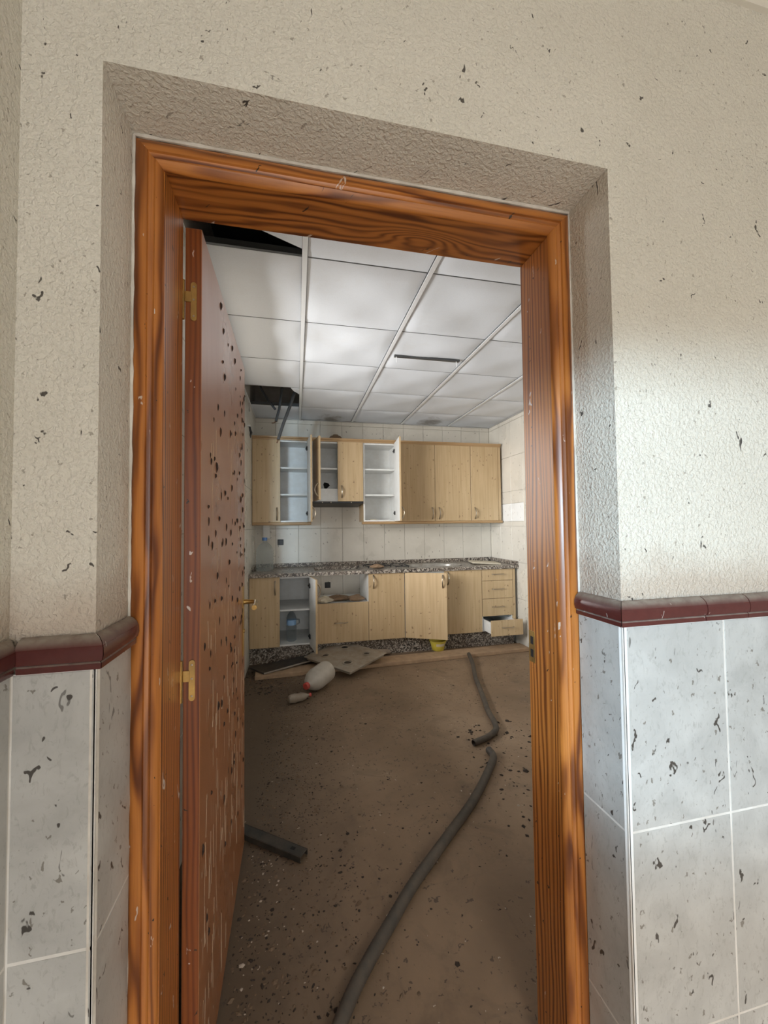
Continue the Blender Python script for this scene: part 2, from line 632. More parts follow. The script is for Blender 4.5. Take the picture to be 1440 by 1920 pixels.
M['blue'] = simple('blue_plastic', (.10, .22, .50), .45)
M['label'] = simple('pale_blue_label', (.30, .50, .78), .5)
M['whiteplastic'] = simple('white_plastic', (.78, .78, .77), .45)
M['red'] = m_dusty('red_cap', (.42, .045, .035), (.25, .12, .08), .35, .5)
M['yellow'] = m_dusty('yellow_plastic', (.60, .50, .06), (.36, .28, .08), .4, .5)
M['steel'] = m_dusty('dusty_steel', (.36, .32, .265), (.25, .19, .13), .7, .55, .15)
M['plank'] = m_dusty('dirty_plank', (.42, .285, .175), (.24, .165, .105), .6, .7)
M['darkpanel'] = m_dusty('dark_dusty_panel', (.016, .014, .013), (.075, .058, .043), .55, .4)
M['edge'] = m_dusty('pale_panel_edge', (.33, .30, .26), (.20, .16, .12), .5, .5)
M['hose'] = m_dusty('grey_brown_hose', (.055, .048, .040), (.125, .096, .07), .55, .65)
M['channel'] = m_dusty('black_steel_channel', (.020, .019, .017), (.085, .068, .05), .5, .45, .2)
M['card'] = m_dusty('brown_cardboard', (.30, .20, .12), (.16, .105, .065), .6, .85)
M['cloth'] = m_dusty('dirty_cloth', (.36, .29, .22), (.20, .15, .11), .6, .9)
M['board'] = m_dusty('pale_board', (.62, .56, .44), (.42, .36, .27), .5, .6)
M['sinkgrey'] = m_dusty('dusty_grey_sink', (.46, .45, .42), (.20, .16, .12), .6, .35, .3)
M['clay'] = m_dusty('brown_clay', (.16, .10, .055), (.10, .07, .045), .5, .7)
M['duct'] = simple('duct_dark', (.008, .008, .008), .9)
M['alu'] = simple('white_window_frame', (.7, .7, .69), .4)
M['soil'] = m_dusty('pale_ground', (.42, .36, .28), (.36, .30, .22), .5, .9)
M['hallfloor'] = m_dusty('bounce_hall_floor', (.66, .60, .54), (.52, .46, .40), .5, .6)  # floor out of view, paled so it bounces light up
M['paint'] = simple('hall_ceiling_paint', (.72, .69, .62), .8)


# ------------------------------------------------------------------ shell
FY = .688          # hall face of the doorway wall
KY = .950          # kitchen face of the doorway wall
XL, XR = -.299, .643
ZT = 2.077
HX = -.41          # hall left wall
KL, KR, KB = -.455, 2.400, 4.61
ZC = 2.554
ZROOF = 3.0


def struct(o, label): return tag(o, label, None, None, 'structure')


b = MB()
b.box(-1.0, 3.2, .83, 4.75, -.12, 0)
struct(b.build('floor', M['floor']), 'dirty brown floor strewn with droppings and leaf dirt')
b = MB()
b.box(-1.0, 3.2, -3.0, .83, -.12, 0)
struct(b.build('floor_hall', M['hallfloor']), 'dusty hall floor out of view, made pale to bounce light upward')
b = MB()
b.box(-16, -.66, -14, 16, -.22, -.14)
struct(b.build('ground', M['soil']), 'pale ground outside the windows')
b = MB()
b.box(-1.0, 3.2, -3.0, 4.95, ZROOF, ZROOF + .15)
struct(b.build('roof_slab', M['concrete']), 'dark concrete slab above the hung ceiling')

# doorway wall
b = MB()
b.box(-.66, XL, FY, KY, 0, ZROOF)
b.box(XR, 2.62, FY, KY, 0, ZROOF)
b.box(XL, XR, FY, KY, ZT, ZROOF)
WF = struct(b.build('wall_front', M['plaster']), 'rough cream plaster wall around the doorway')

# hall left wall with a window opening, hall right and back walls
WY0, WY1, WZ0, WZ1 = -1.60, -.30, .98, 1.62
b = MB()
b.box(-.66, HX, -2.75, WY0, 0, ZROOF)
b.box(-.66, HX, WY1, FY, 0, ZROOF)
b.box(-.66, HX, WY0, WY1, 0, WZ0)
b.box(-.66, HX, WY0, WY1, WZ1, ZROOF)
WL = struct(b.build('wall_left', M['plaster']), 'cream plaster hall wall at the left edge')
b = MB()
b.box(1.50, 1.70, -2.75, FY, 0, ZROOF)
struct(b.build('wall_right', M['plaster']), 'cream plaster hall wall on the right')
DX0, DX1 = -.38, 1.10  # unseen opening, added to let the fill lamps in
b = MB()
b.box(-.66, DX0, -2.75, -2.55, 0, ZROOF)
b.box(DX1, 2.3, -2.75, -2.55, 0, ZROOF)
b.box(DX0, DX1, -2.75, -2.55, 2.25, ZROOF)
struct(b.build('wall_back', M['plaster']), 'unseen hall wall with an opening added for the fill lamps')
b = MB()
b.box(-.66, 2.3, -2.75, FY, 2.60, 2.66)
struct(b.build('ceiling', M['paint']), 'cream hall ceiling')
# cornice between hall ceiling and doorway wall
prof = [(0, 2.545), (.010, 2.545), (.012, 2.556), (.020, 2.560), (.036, 2.572), (.048, 2.586), (.050, 2.6), (0, 2.6)]
b = MB()
b.sweep(prof, [lambda v, z: (HX, FY - v, z), lambda v, z: (1.5, FY - v, z)])
struct(b.build('trim_2', M['paint'], smooth=True), 'cream plaster cornice under the hall ceiling')


def window(name, x, y0, y1, z0, z1, label):
    b = MB()
    w = .05
    b.box(x - .03, x + .03, y0, y0 + w, z0, z1)
    b.box(x - .03, x + .03, y1 - w, y1, z0, z1)
    b.box(x - .03, x + .03, y0 + w, y1 - w, z0, z0 + w)
    b.box(x - .03, x + .03, y0 + w, y1 - w, z1 - w, z1)
    struct(b.build(name, M['alu']), label)


window('window_1', -.55, WY0, WY1, WZ0, WZ1, 'white framed hall window opening')

# kitchen walls
KW0, KW1, KZ0, KZ1 = 1.85, 3.35, .98, 2.36
b = MB()
b.box(-.66, KL, KY, KW0, 0, ZROOF)
b.box(-.66, KL, KW1, 4.9, 0, ZROOF)
b.box(-.66, KL, KW0, KW1, 0, KZ0)
b.box(-.66, KL, KW0, KW1, KZ1, ZROOF)
WKL = struct(b.build('wall_kitchen_left', M['kgrout']), 'tiled kitchen wall behind the open door')
window('window_2', -.58, KW0, KW1, KZ0, KZ1, 'white framed kitchen window opening')
b = MB()
b.box(KR + .008, 2.62, KY, 4.9, 0, ZROOF)
WKR = struct(b.build('wall_kitchen_right', M['kgrout']), 'pale tiled kitchen wall on the right')
b = MB()
b.box(-.66, 2.62, KB + .008, 4.9, 0, ZROOF)
WKB = struct(b.build('wall_kitchen_back', M['kgrout']), 'pale tiled kitchen wall behind the cabinets')

# ------------------------------------------------------------------ wall tiles (each a piece)
_tc = {}


def tile(parent, mat, x0, x1, y0, y1, z0, z1, bev=.0015, name='wall_tile'):
    dx, dy, dz = x1 - x0, y1 - y0, z1 - z0
    key = (mat, round(dx, 4), round(dy, 4), round(dz, 4), bev)
    if key not in _tc:
        b = MB()
        b.box(-dx / 2, dx / 2, -dy / 2, dy / 2, -dz / 2, dz / 2)
        _tc[key] = b.mesh(name, [M[mat]], bevel=bev)
    return place(name, _tc[key], ((x0 + x1) / 2, (y0 + y1) / 2, (z0 + z1) / 2), parent)


g = .0014          # half joint
rows = [(.0, .309), (.309, .717), (.717, 1.121)]
TY = FY - .008     # tile face, hall
for z0, z1 in rows:
    for i in range(6):
        x0 = .642 + .25 * i
        x1 = min(x0 + .25, 1.5)
        if x0 < 1.49:
            tile(WF, 'hall_tile', x0 + (.004 if i == 0 else g), x1 - g, TY, FY, z0 + g, z1 - g)
    tile(WF, 'hall_tile', HX + .009, XL + .003, TY, FY, z0 + g, z1 - g)
    tile(WF, 'hall_tile', XR - .007, XR, FY + .0002, .806, z0 + g, z1 - g)          # right reveal
    tile(WF, 'hall_tile', XL, XL + .006, FY + .0002, .806, z0 + g, z1 - g)          # left reveal
    for i in range(3):
        y1 = TY - .25 * i
        tile(WL, 'hall_tile', HX, HX + .008, y1 - .25 + g, y1 - g, z0 + g, z1 - g)
# joint beds behind the tiles
b = MB()
b.box(XR - .004, 1.5, FY - .0074, FY + .001, 0, 1.121)
b.box(HX + .0005, XL + .004, FY - .0074, FY + .001, 0, 1.121)
b.box(XR - .0064, XR + .001, FY - .0074, .806, 0, 1.121)
b.box(XL - .001, XL + .0054, FY - .0074, .806, 0, 1.121)
b.build('grout_bed', M['grout'], WF)
b = MB()
b.box(HX - .001, HX + .0074, -.08, FY, 0, 1.121)
b.build('grout_bed', M['grout'], WL)
# white corner beads on the tiled arrises
for sx, x in ((1, XR - .007), (-1, XL + .006)):
    b = MB()
    pts = []
    cx, cy = x + sx * .009, TY + .009
    prof = [(cx, cy)] + [(cx - sx * .0095 * cos(a), cy - .0095 * sin(a)) for a in [k * pi / 10 for k in range(6)]]
    b.sweep(prof, [lambda u, v: (u, v, 0), lambda u, v: (u, v, 1.121)])
    b.build('corner_bead', M['caulk'] if sx < 0 else M['whiteplastic'], WF, smooth=True)

# kitchen wall tiles
tw, th = .25, .40
for j in range(7):
    z0, z1 = j * th + .105, min((j + 1) * th + .105, ZC - .004)
    if j == 0: z0 = .0
    if z1 - z0 < .02: continue
    x = KL
    for i in range(12):
        x0, x1 = KL + .225 + (i - 1) * tw, KL + .225 + i * tw
        x0, x1 = max(x0, KL), min(x1, KR)
        if x1 - x0 > .01: tile(WKB, 'k_tile', x0 + g, x1 - g, KB, KB + .008, z0 + g, z1 - g)
    for i in range(5):
        y1 = KB - i * tw
        bright = (i in (1, 2) and abs(z0 - 1.305) < .01)
        if bright:
            tile(WKR, 'k_tile', KR, KR + .008, y1 - tw + g, y1 - g, z0 + g, 1.36 - g)
            tile(WKR, 'k_tile_white', KR, KR + .008, y1 - tw + g, y1 - g, 1.36 + g, 1.565 - g)
            tile(WKR, 'k_tile', KR, KR + .008, y1 - tw + g, y1 - g, 1.565 + g, z1 - g)
        else:
            tile(WKR, 'k_tile', KR, KR + .008, y1 - tw + g, y1 - g, z0 + g, z1 - g)
    for i in range(5):
        y1 = KB - i * tw
        tile(WKL, 'k_tile', KL - .008 + .008, KL + .004, y1 - tw + g, y1 - g, z0 + g, z1 - g)
    for i in range(4):     # strip seen through the hinge gap
        y0 = KY + .02 + i * tw
        tile(WKL, 'k_tile', KL, KL + .004, y0 + g, y0 + tw - g, z0 + g, z1 - g)

# ------------------------------------------------------------------ maroon dado rail
DZ = 1.122
dprof = [(0, 0), (.011, 0), (.0125, .002), (.0125, .009), (.0105, .011), (.0150, .0135), (.0170, .022), (.0165, .032), (.013, .041), (.007, .047), (0, .050)]
DADO = empty('trim_3', (XR, FY, DZ), 'maroon glazed dado rail capping the hall tiles', None, None, 'structure')


def dado_x(x0, x1, m0=0, m1=0):
    b = MB()
    b.sweep(dprof, [lambda v, z: (x0 + m0 * v, FY - .004 - v, DZ + z), lambda v, z: (x1 + m1 * v, FY - .004 - v, DZ + z)])
    b.build('dado_tile', M['dado'], DADO, smooth=True)


def dado_y(x, s, y0, y1, m0=0, m1=0):
    b = MB()
    b.sweep(dprof, [lambda v, z: (x + s * v, y0 + m0 * v, DZ + z), lambda v, z: (x + s * v, y1 + m1 * v, DZ + z)])
    b.build('dado_tile', M['dado'], DADO, smooth=True)


xr, xl = XR - .003, XL + .003
dado_x(xr + .0008, .835, -1, 0)
dado_x(.837, .949)
dado_x(.951, 1.150)
for i in range(2): dado_x(1.152 + .2 * i, min(1.350 + .2 * i, 1.5))
dado_y(xr, -1, FY - .004 + .0008, .803, -1, 0)
dado_x(HX + .018, xl - .0008, 0, 1)
dado_y(xl, 1, FY - .004 + .0008, .803, -1, 0)
dado_y(HX + .004, 1, .47, FY - .005, 0, -1)
dado_y(HX + .004, 1, .27, .468)

# ------------------------------------------------------------------ door frame
JX0, JX1, JZ = -.248, .597, 2.028
FR = empty('trim_1', (JX0, .83, 0), 'varnished orange pine door frame with moulded casing', None, None, 'structure')
OX0, OX1, OZ = XL + .001, XR - .001, ZT - .004
CW = .046
cp = [(0, .0), (0, .012), (.003, .0165), (.008, .019), (.013, .020), (.024, .020), (.0255, .016), (.031, .0135), (.035, .0145), (.037, .0165), (.0395, .0150), (.046, .0085), (.049, .004), (.049, 0)]
CY = .825
b = MB()
b.sweep(cp, [lambda u, v: (OX0 + u, CY - v, 0), lambda u, v: (OX0 + u, CY - v, OZ - u)])
b.build('casing', M['pine_cl'], FR, smooth=True)
b = MB()
b.sweep(cp, [lambda u, v: (OX1 - u, CY - v, 0), lambda u, v: (OX1 - u, CY - v, OZ - u)])
b.build('casing', M['pine_cr'], FR, smooth=True)
b = MB()
b.sweep(cp, [lambda u, v: (OX0 + u, CY - v, OZ - u), lambda u, v: (OX1 - u, CY - v, OZ - u)])
b.build('casing', M['pine_hc'], FR, smooth=True)
for s, x0, x1, mt in ((-1, OX0, JX0, 'pine_v'), (1, JX1, OX1, 'pine_v2')):
    b = MB()
    b.box(x0, x1, CY - .004, .950, 0, JZ)
    b.build('jamb', M[mt], FR, bevel=.0012)
b = MB()
b.box(OX0, OX1, CY - .004, .950, JZ, OZ)
b.build('head_jamb', M['pine_h'], FR, bevel=.0012)
# kitchen side casing
b = MB()
b.box(JX0 - .09, JX0 - .016, .950, .964, 0, JZ + .07)
b.build('casing', M['pine_v'], FR, bevel=.003)
b = MB()
b.box(JX1 + .012, JX1 + .085, .950, .964, 0, JZ + .07)
b.build('casing', M['pine_v2'], FR, bevel=.003)
b = MB()
b.box(JX0 - .016, JX1 + .012, .950, .964, JZ + .014, JZ + .07)
b.build('casing', M['pine_h'], FR, bevel=.003)
# caulk beads where casing meets plaster (uneven)


def bead(pts, r):
    q = []
    for i in range(len(pts) - 1):
        a, c = Vector(pts[i]), Vector(pts[i + 1])
        for k in range(40): q.append(a.lerp(c, k / 40))
    q.append(Vector(pts[-1]))
    b = MB()
    b.tube(q, r, 6, radii=[r * random.uniform(.55, 1.25) for _ in q])
    b.build('caulk_bead', M['caulk'], FR, smooth=True)


bead([(OX0, CY - .017, 1.17), (OX0, CY - .017, OZ)], .0042)
bead([(OX1, CY - .015, 0), (OX1, CY - .015, OZ)], .0034)
bead([(OX0, CY - .016, OZ + .003), (OX1, CY - .016, OZ + .003)], .0048)
bead([(OX0 + .002, CY - .017, 0), (OX0 + .002, CY - .017, 1.12)], .0028)
# strike plate
b = MB()
b.box(JX1 - .0012, JX1 + .002, .922, .9475, .972, 1.052, 0)
b.box(JX1 - .0016, JX1 - .0011, .928, .940, .985, 1.005, 1)
b.box(JX1 - .0016, JX1 - .0011, .928, .940, 1.018, 1.038, 1)
b.build('strike_plate', [M['brass'], M['black']], FR)

# ------------------------------------------------------------------ open door leaf
LH = Vector((-.2465, .962, 0))
DM = Matrix.Translation(LH) @ Matrix.Rotation(radians(.55), 4, 'Z')
DR = empty('door_1', LH, 'brown varnished door leaf swung open into the kitchen, splashed with droppings', None, None, 'structure')
b = MB(DM)
b.box(0, .035, 0, .838, .010, 2.020, 0, mis={2: 1, 3: 1})
b.build('leaf', [M['leaf'], M['pine_edge']], DR, bevel=.0012)


def hinge(z):
    b = MB(DM)
    w, h = .0066, .045
    cx, cz = .0185, z
    n = 8
    pr = [(cx + w * cos(a), cz + h - w + w * sin(a)) for a in [pi * k / n for k in range(n + 1)]]
    pr += [(cx + w * cos(a), cz - h + w + w * sin(a)) for a in [pi + pi * k / n for k in range(n + 1)]]
    b.sweep(pr, [lambda u, v: (u, -.0022, v), lambda u, v: (u, .001, v)])
    b.box(.0, .014, -.0030, -.0008, z - .002, z + .022)
    hp = b.build('hinge_plate', M['brass'], DR, bevel=.0004)
    b = MB(DM)
    for dz in (-.034, 0.004, .034):
        b.lathe([(0.0001, -.0007), (.0028, -.0007), (.0022, .0008), (0.0001, .0010)], 10, DM @ Matrix.Translation((cx, -.0022, z + dz)) @ Matrix.Rotation(pi / 2, 4, 'X'))
    b.build('screw', M['nickel'], hp)
    b = MB(DM)
    b.lathe([(.0001, z - .047), (.0045, z - .045), (.0045, z + .045), (.0001, z + .047)], 12, DM @ Matrix.Translation((-.0035, -.0060, 0)))
    b.build('hinge_barrel', M['brass'], DR, smooth=True)


hinge(1.847)
hinge(.992)
hinge(.150)
# droppings stuck on the leaf (raised blobs) and pale dried runs: too many and small to count
rnd = random.Random(11)
b = MB(DM)
for k in range(150):
    y = rnd.uniform(.02, .83) if k % 3 else rnd.uniform(.45, .83)
    z = rnd.uniform(.25, 1.98) if k % 2 else rnd.gauss(1.25, .30)
    if not .1 < z < 2.0: continue
    h = rnd.uniform(.0012, .0042)
    w = rnd.uniform(.003, .008)
    l = rnd.uniform(.004, .013)
    n_ = 6
    ring = [(.0352, y + w * cos(2 * pi * q / n_), z + l * (1 + .5 * (sin(2 * pi * q / n_) < 0)) * sin(2 * pi * q / n_)) for q in range(n_)]
    mid_ = [(.035 + h, y + .5 * w * cos(2 * pi * q / n_), z + .55 * l * sin(2 * pi * q / n_)) for q in range(n_)]
    b.add(ring + mid_, [(q, (q + 1) % n_, n_ + (q + 1) % n_, n_ + q) for q in range(n_)] + [tuple(range(n_, 2 * n_))])
M['dropping'] = simple('dry_dropping', (.030, .015, .010), .85)
tag(b.build('droppings', M['dropping'], DR), None, None, None, 'stuff')
b = MB(DM)
for k in range(150):
    y = rnd.uniform(.02, .83)
    z = rnd.uniform(.05, 1.05) if k % 5 else rnd.uniform(1.0, 1.6)
    l = rnd.uniform(.02, .13)
    h = rnd.uniform(.0004, .0011)
    w = rnd.uniform(.0015, .004)
    dy = rnd.uniform(-.012, .012)
    b.add([(.0351, y - w, z), (.0351, y + w, z), (.035 + h, y, z), (.0351, y - w + dy, z + l), (.0351, y + w + dy, z + l), (.035 + h, y + dy, z + l)],
          [(0, 2, 5, 3), (2, 1, 4, 5), (0, 1, 2), (3, 5, 4)])
M['run'] = simple('pale_dried_run', (.50, .36, .25), .8)
tag(b.build('dried_runs', M['run'], DR), None, None, None, 'stuff')
# handle: long plate, lever
b = MB(DM)
b.box(.0350, .0385, .762, .802, .800, 1.085)
pl = b.build('handle_plate', M['brass'], DR, bevel=.0015)
b = MB(DM)
b.tube([(.036, .782, 1.020), (.075, .782, 1.020), (.086, .776, 1.020), (.090, .760, 1.021), (.091, .69, 1.018), (.090, .665, 1.016)], .009, 10, radii=[.011, .0085, .009, .009, .008, .010])
b.build('lever', M['brass'], DR, smooth=True)
b = MB(DM)
b.lathe([(.0001, 0), (.008, 0), (.008, .004), (.0001, .005)], 12, DM @ Matrix.Translation((.038, .782, .90)) @ Matrix.Rotation(pi / 2, 4, 'Y'))
b.build('key_rose', M['brass'], DR)

# ------------------------------------------------------------------ kitchen hung ceiling
CE = empty('ceiling_kitchen', (0, KB, ZC), 'white hung ceiling of square tiles with two gaps', None, None, 'structure')
TX = [KL, .041, .641, 1.241, 1.841, KR]
TYs = [KY, 1.22, 1.80, 2.39, 2.975, 3.56, 4.125, KB]
for x in TX[1:-1]:
    b = MB()
    b.box(x - .012, x + .012, KY, KB, ZC - .003, ZC - .0005)
    b.box(x - .002, x + .002, KY, KB, ZC - .0005, ZC + .035)
    b.build('main_tee', M['tee'], CE, bevel=.0006)
for j, y in enumerate(TYs[1:-1]):
    for i in range(len(TX) - 1):
        x0 = TX[i] + (0 if i == 0 else .012)
        x1 = TX[i + 1] - (0 if i == len(TX) - 2 else .012)
        b = MB()
        b.box(x0, x1, y - .010, y + .010, ZC + .0075, ZC + .0095)
        b.box(x0, x1, y - .002, y + .002, ZC + .0095, ZC + .040)
        b.build('cross_tee', M['greymetal'], CE)
# wall angles
b = MB()
b.box(KL, KR, KB - .012, KB, ZC - .002, ZC)
b.build('wall_angle', M['tee'], CE)
b = MB()
b.box(KR - .012, KR, KY, KB, ZC - .002, ZC)
b.build('wall_angle', M['tee'], CE)
b = MB()
b.box(KL + .004, KL + .016, KY, KB, ZC - .002, ZC)
b.build('wall_angle', M['tee'], CE)


def pillow_mesh(dx, dy):
    """tile with four soft twisted quarters meeting in the middle, bevelled edge"""
    b = MB()
    N = 14
    vs_, fs_ = [], []
    for j in range(N + 1):
        for i in range(N + 1):
            u, v = i / N * 2 - 1, j / N * 2 - 1
            x, y = u * dx / 2, v * dy / 2
            r = math.hypot(u, v)
            a = math.atan2(v, u)
            e = max(0, 1 - max(abs(u), abs(v)) ** 6)
            h = .0075 * sin(2 * a + .35) * min(1, r * 1.6) * e
            z = h
            if i in (0, N) or j in (0, N): z = .006
            vs_.append((x, y, z))
    for j in range(N):
        for i in range(N):
            k = j * (N + 1) + i
            fs_.append((k, k + N + 1, k + N + 2, k + 1))
    b.add(vs_, fs_)
    # rim going up behind
    me = bpy.data.meshes.new('ceiling_tile')
    vs2 = list(vs_)
    n0 = len(vs2)
    ring = [(i, 0) for i in range(N)] + [(N, j) for j in range(N)] + [(N - i, N) for i in range(N)] + [(0, N - j) for j in range(N)]
    for i, j in ring:
        p = vs_[j * (N + 1) + i]
        vs2.append((p[0], p[1], .018))
    for k in range(len(ring)):
        k2 = (k + 1) % len(ring)
        a_, b_ = ring[k], ring[k2]
        fs_.append((a_[1] * (N + 1) + a_[0], b_[1] * (N + 1) + b_[0], n0 + k2, n0 + k))
    fs_.append(tuple(n0 + k for k in range(len(ring))))
    me.from_pydata(vs2, [], fs_)
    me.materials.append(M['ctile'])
    bm = bmesh.new()
    bm.from_mesh(me)
    bmesh.ops.recalc_face_normals(bm, faces=bm.faces)
    bm.to_mesh(me)
    bm.free()
    for p in me.polygons: p.use_smooth = True
    me.set_sharp_from_angle(angle=radians(35))
    return me


_pm = {}
HOLES = {(0, 1), (0, 5)}
SLOT = (2, 3)
for i in range(len(TX) - 1):
    for j in range(len(TYs) - 1):
        if (i, j) in HOLES: continue
        x0 = TX[i] + (.004 if i == 0 else .0135)
        x1 = TX[i + 1] - (.002 if i == len(TX) - 2 else .0135)
        y0 = TYs[j] + .0045
        y1 = TYs[j + 1] - .0045
        key = (round(x1 - x0, 3), round(y1 - y0, 3))
        if key not in _pm: _pm[key] = pillow_mesh(*key)
        place('ceiling_tile', _pm[key], ((x0 + x1) / 2, (y0 + y1) / 2, ZC), CE)


def flat_piece(poly, z, t, name='tile_fragment'):
    b = MB()
    n = len(poly)
    vs_ = [(x, y, z) for x, y in poly] + [(x, y, z + t) for x, y in poly]
    fs_ = [tuple(range(n)), tuple(range(n, 2 * n))] + [(k, (k + 1) % n, n + (k + 1) % n, n + k) for k in range(n)]
    b.add(vs_, fs_)
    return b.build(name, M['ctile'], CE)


flat_piece([(.0275, 1.742), (-.122, 1.672), (-.30, 1.59), (-.449, 1.50), (-.449, 1.225), (.0275, 1.225)], ZC + .001, .014)
flat_piece([(-.045, 3.565), (.0275, 3.565), (.0275, 3.722), (.005, 3.675), (-.02, 3.64)], ZC + .001, .014)
# narrow dark slot with two hanging clips in one tile
SL = empty('ceiling_slot', (.94, 2.725, ZC), 'thin dark slot with two small hanging wire clips in a ceiling tile', 'ceiling slot')
b = MB()
b.box(.690, 1.190, 2.712, 2.738, ZC - .012, ZC + .008)
b.build('slot', M['greymetal'], SL, bevel=.002)
b = MB()
b.box(.688, 1.192, 2.739, 2.745, ZC - .011, ZC + .006)
b.build('flange', M['tee'], SL)
for x in (.705, 1.165):
    b = MB()
    b.tube([(x, 2.722, ZC - .008), (x + .001, 2.720, ZC - .03), (x, 2.718, ZC - .055)], .0028, 6)
    b.build('wire_clip', M['tee'], SL)

# conduits hanging from the far gap


def conduit(pts, r, label, tip=None):
    b = MB()
    b.tube(pts, r, 10)
    o = b.build('conduit', M['conduit'], loc=pts[-1], smooth=True)
    tag(o, label, 'conduit', 'cut conduits hanging from the ceiling gap')
    if tip:
        b = MB()
        b.tube(tip, r * .45, 6)
        b.build('cable_tip', M['rust'], o)


conduit([(.02, 3.80, 2.96), (-.005, 3.78, 2.62), (-.055, 3.74, 2.45), (-.115, 3.70, 2.27), (-.16, 3.67, 2.115)], .014, 'longest dark grey conduit, hanging in front of the wall cabinet', [(-.16, 3.67, 2.118), (-.170, 3.665, 2.085)])
conduit([(-.11, 3.85, 2.96), (-.135, 3.83, 2.60), (-.155, 3.81, 2.44), (-.185, 3.79, 2.31)], .012, 'shorter dark conduit with a rusty tip, middle of the three', [(-.185, 3.79, 2.312), (-.20, 3.785, 2.296), (-.222, 3.78, 2.292)])
conduit([(-.40, 3.95, 2.96), (-.33, 3.93, 2.66), (-.26, 3.91, 2.54), (-.195, 3.90, 2.455)], .011, 'shortest black conduit just poking below the ceiling gap')

# broken fitting on kitchen left wall
b = MB()
b.box(KL + .004, KL + .030, 3.905, 3.955, 2.285, 2.295, 0)
o = b.build('wall_bracket', M['whiteplastic'], loc=(KL, 3.93, 2.29))
tag(o, 'small white bracket with a torn black strap on the kitchen wall beside the door', 'bracket')
b = MB()
b.tube([(KL + .022, 3.93, 2.287), (KL + .026, 3.93, 2.255), (KL + .034, 3.93, 2.23), (KL + .028, 3.93, 2.20), (KL + .03, 3.93, 2.175)], .009, 7, radii=[.008, .011, .013, .007, .002])
b.build('strap', M['black'], o, smooth=True)

# ------------------------------------------------------------------ kitchen cabinets
UY, BY = 4.280, 4.000
TD = .018


def bow_handle(L=.128, out=.034):
    """arched strap handle along local z, base on y=0, standing out to -y"""
    b = MB()
    pts, rad = [], []
    for k in range(13):
        s = k / 12
        pts.append((0, -out * sin(pi * s) ** .7 - .001, (s - .5) * L))
        rad.append(.0078 - .0018 * sin(pi * s))
    b.tube(pts, .005, 8, radii=rad)
    for z in (-L / 2, L / 2):
        b.lathe([(.0001, 0), (.0075, 0), (.0075, .004), (.0001, .005)], 10, Matrix.Translation((0, 0, z)) @ Matrix.Rotation(pi / 2, 4, 'X'))
    return b.mesh('handle', [M['nickel']], smooth=True)


HM = bow_handle()


def bar_handle():
    b = MB()
    L = .13
    b.tube([(-L / 2, 0, 0), (-L / 2, -.018, 0), (-L / 2 + .008, -.024, 0), (L / 2 - .008, -.024, 0), (L / 2, -.018, 0), (L / 2, 0, 0)], .0048, 8)
    return b.mesh('handle', [M['nickel']], smooth=True)


HB = bar_handle()


def cup_hinge_mesh():
    b = MB()
    b.box(-.020, .020, 0, .010, -.022, .022)
    b.box(-.034, .034, .004, .016, -.008, .008)
    return b.mesh('hinge', [M['black']], bevel=.003)


HC = cup_hinge_mesh()


def door(parent, hx, w, z0, z1, y, side, ang=0, handle=None, hinges=False):
    """side 'L': hinge on the left, 'R': on the right. ang in degrees"""
    s = 1 if side == 'L' else -1
    R_ = Matrix.Rotation(radians(-ang * s), 4, 'Z')
    X = Matrix.Translation((hx, y, 0)) @ R_
    b = MB(X)
    x0, x1 = (0, w) if s > 0 else (-w, 0)
    white = {3: 1}
    b.box(x0 + .0015, x1 - .0015, 0, TD, z0, z1, 0, mis=white)
    d = b.build('door', [M['beech'], M['white']], parent, bevel=.0012, loc=(hx, y, z0))
    if handle is not None:
        hz, inset = handle
        o = place('handle', HM, X @ Vector((s * (w - inset), 0, hz)), d)
        o.rotation_euler.z = radians(-ang * s)
    if hinges:
        for hz in (z0 + .09, z1 - .09):
            o = place('hinge', HC, X @ Vector((s * .03, TD, hz)), d)
            o.rotation_euler.z = radians(-ang * s)
    return d


def carcass(parent, x0, x1, y0, y1, z0, z1, shelves=(), side=('white', 'white'), top=True, back=True, bottom=True):
    t = .016
    for k, (a, c) in enumerate(((x0, x0 + t), (x1 - t, x1))):
        b = MB()
        outer = 4 if k == 0 else 5
        b.box(a, c, y0, y1, z0, z1, 0, mis={outer: 1})
        b.build('side_panel', [M['white'], M[side[k]]], parent)
    if bottom:
        b = MB()
        b.box(x0 + t, x1 - t, y0, y1, z0, z0 + t)
        b.build('bottom_panel', M['white'], parent)
    if top:
        b = MB()
        b.box(x0 + t, x1 - t, y0, y1, z1 - t, z1)
        b.build('top_panel', M['white'], parent)
    if back:
        b = MB()
        b.box(x0 + t, x1 - t, y1 - .008, y1, z0 + t, z1 - (t if top else 0))
        b.build('back_panel', M['white'], parent)
    for z in shelves:
        b = MB()
        b.box(x0 + t, x1 - t, y0 + .012, y1 - .009, z, z + t)
        b.build('shelf', M['white'], parent)


UZ0, UZ1 = 1.376, 2.245
YC = UY + TD + .002    # carcass front
YB = KB - .002
# 1 double wall cabinet at left
c = empty('wall_cabinet', ((KL + .15) / 2, YB, UZ0), 'wall cabinet at left, left door shut and right door open on white shelves', 'cabinet', 'beech wall cabinets')
carcass(c, KL + .006, .150, YC, YB, UZ0, UZ1, (1.66, 1.945), ('beech', 'beech'))
door(c, KL + .006, .283, UZ0, UZ1, UY, 'L', 0, (1.462, .035))
door(c, .128, .295, UZ0, UZ1, UY - .002, 'R', 95, (1.462, .035), True)
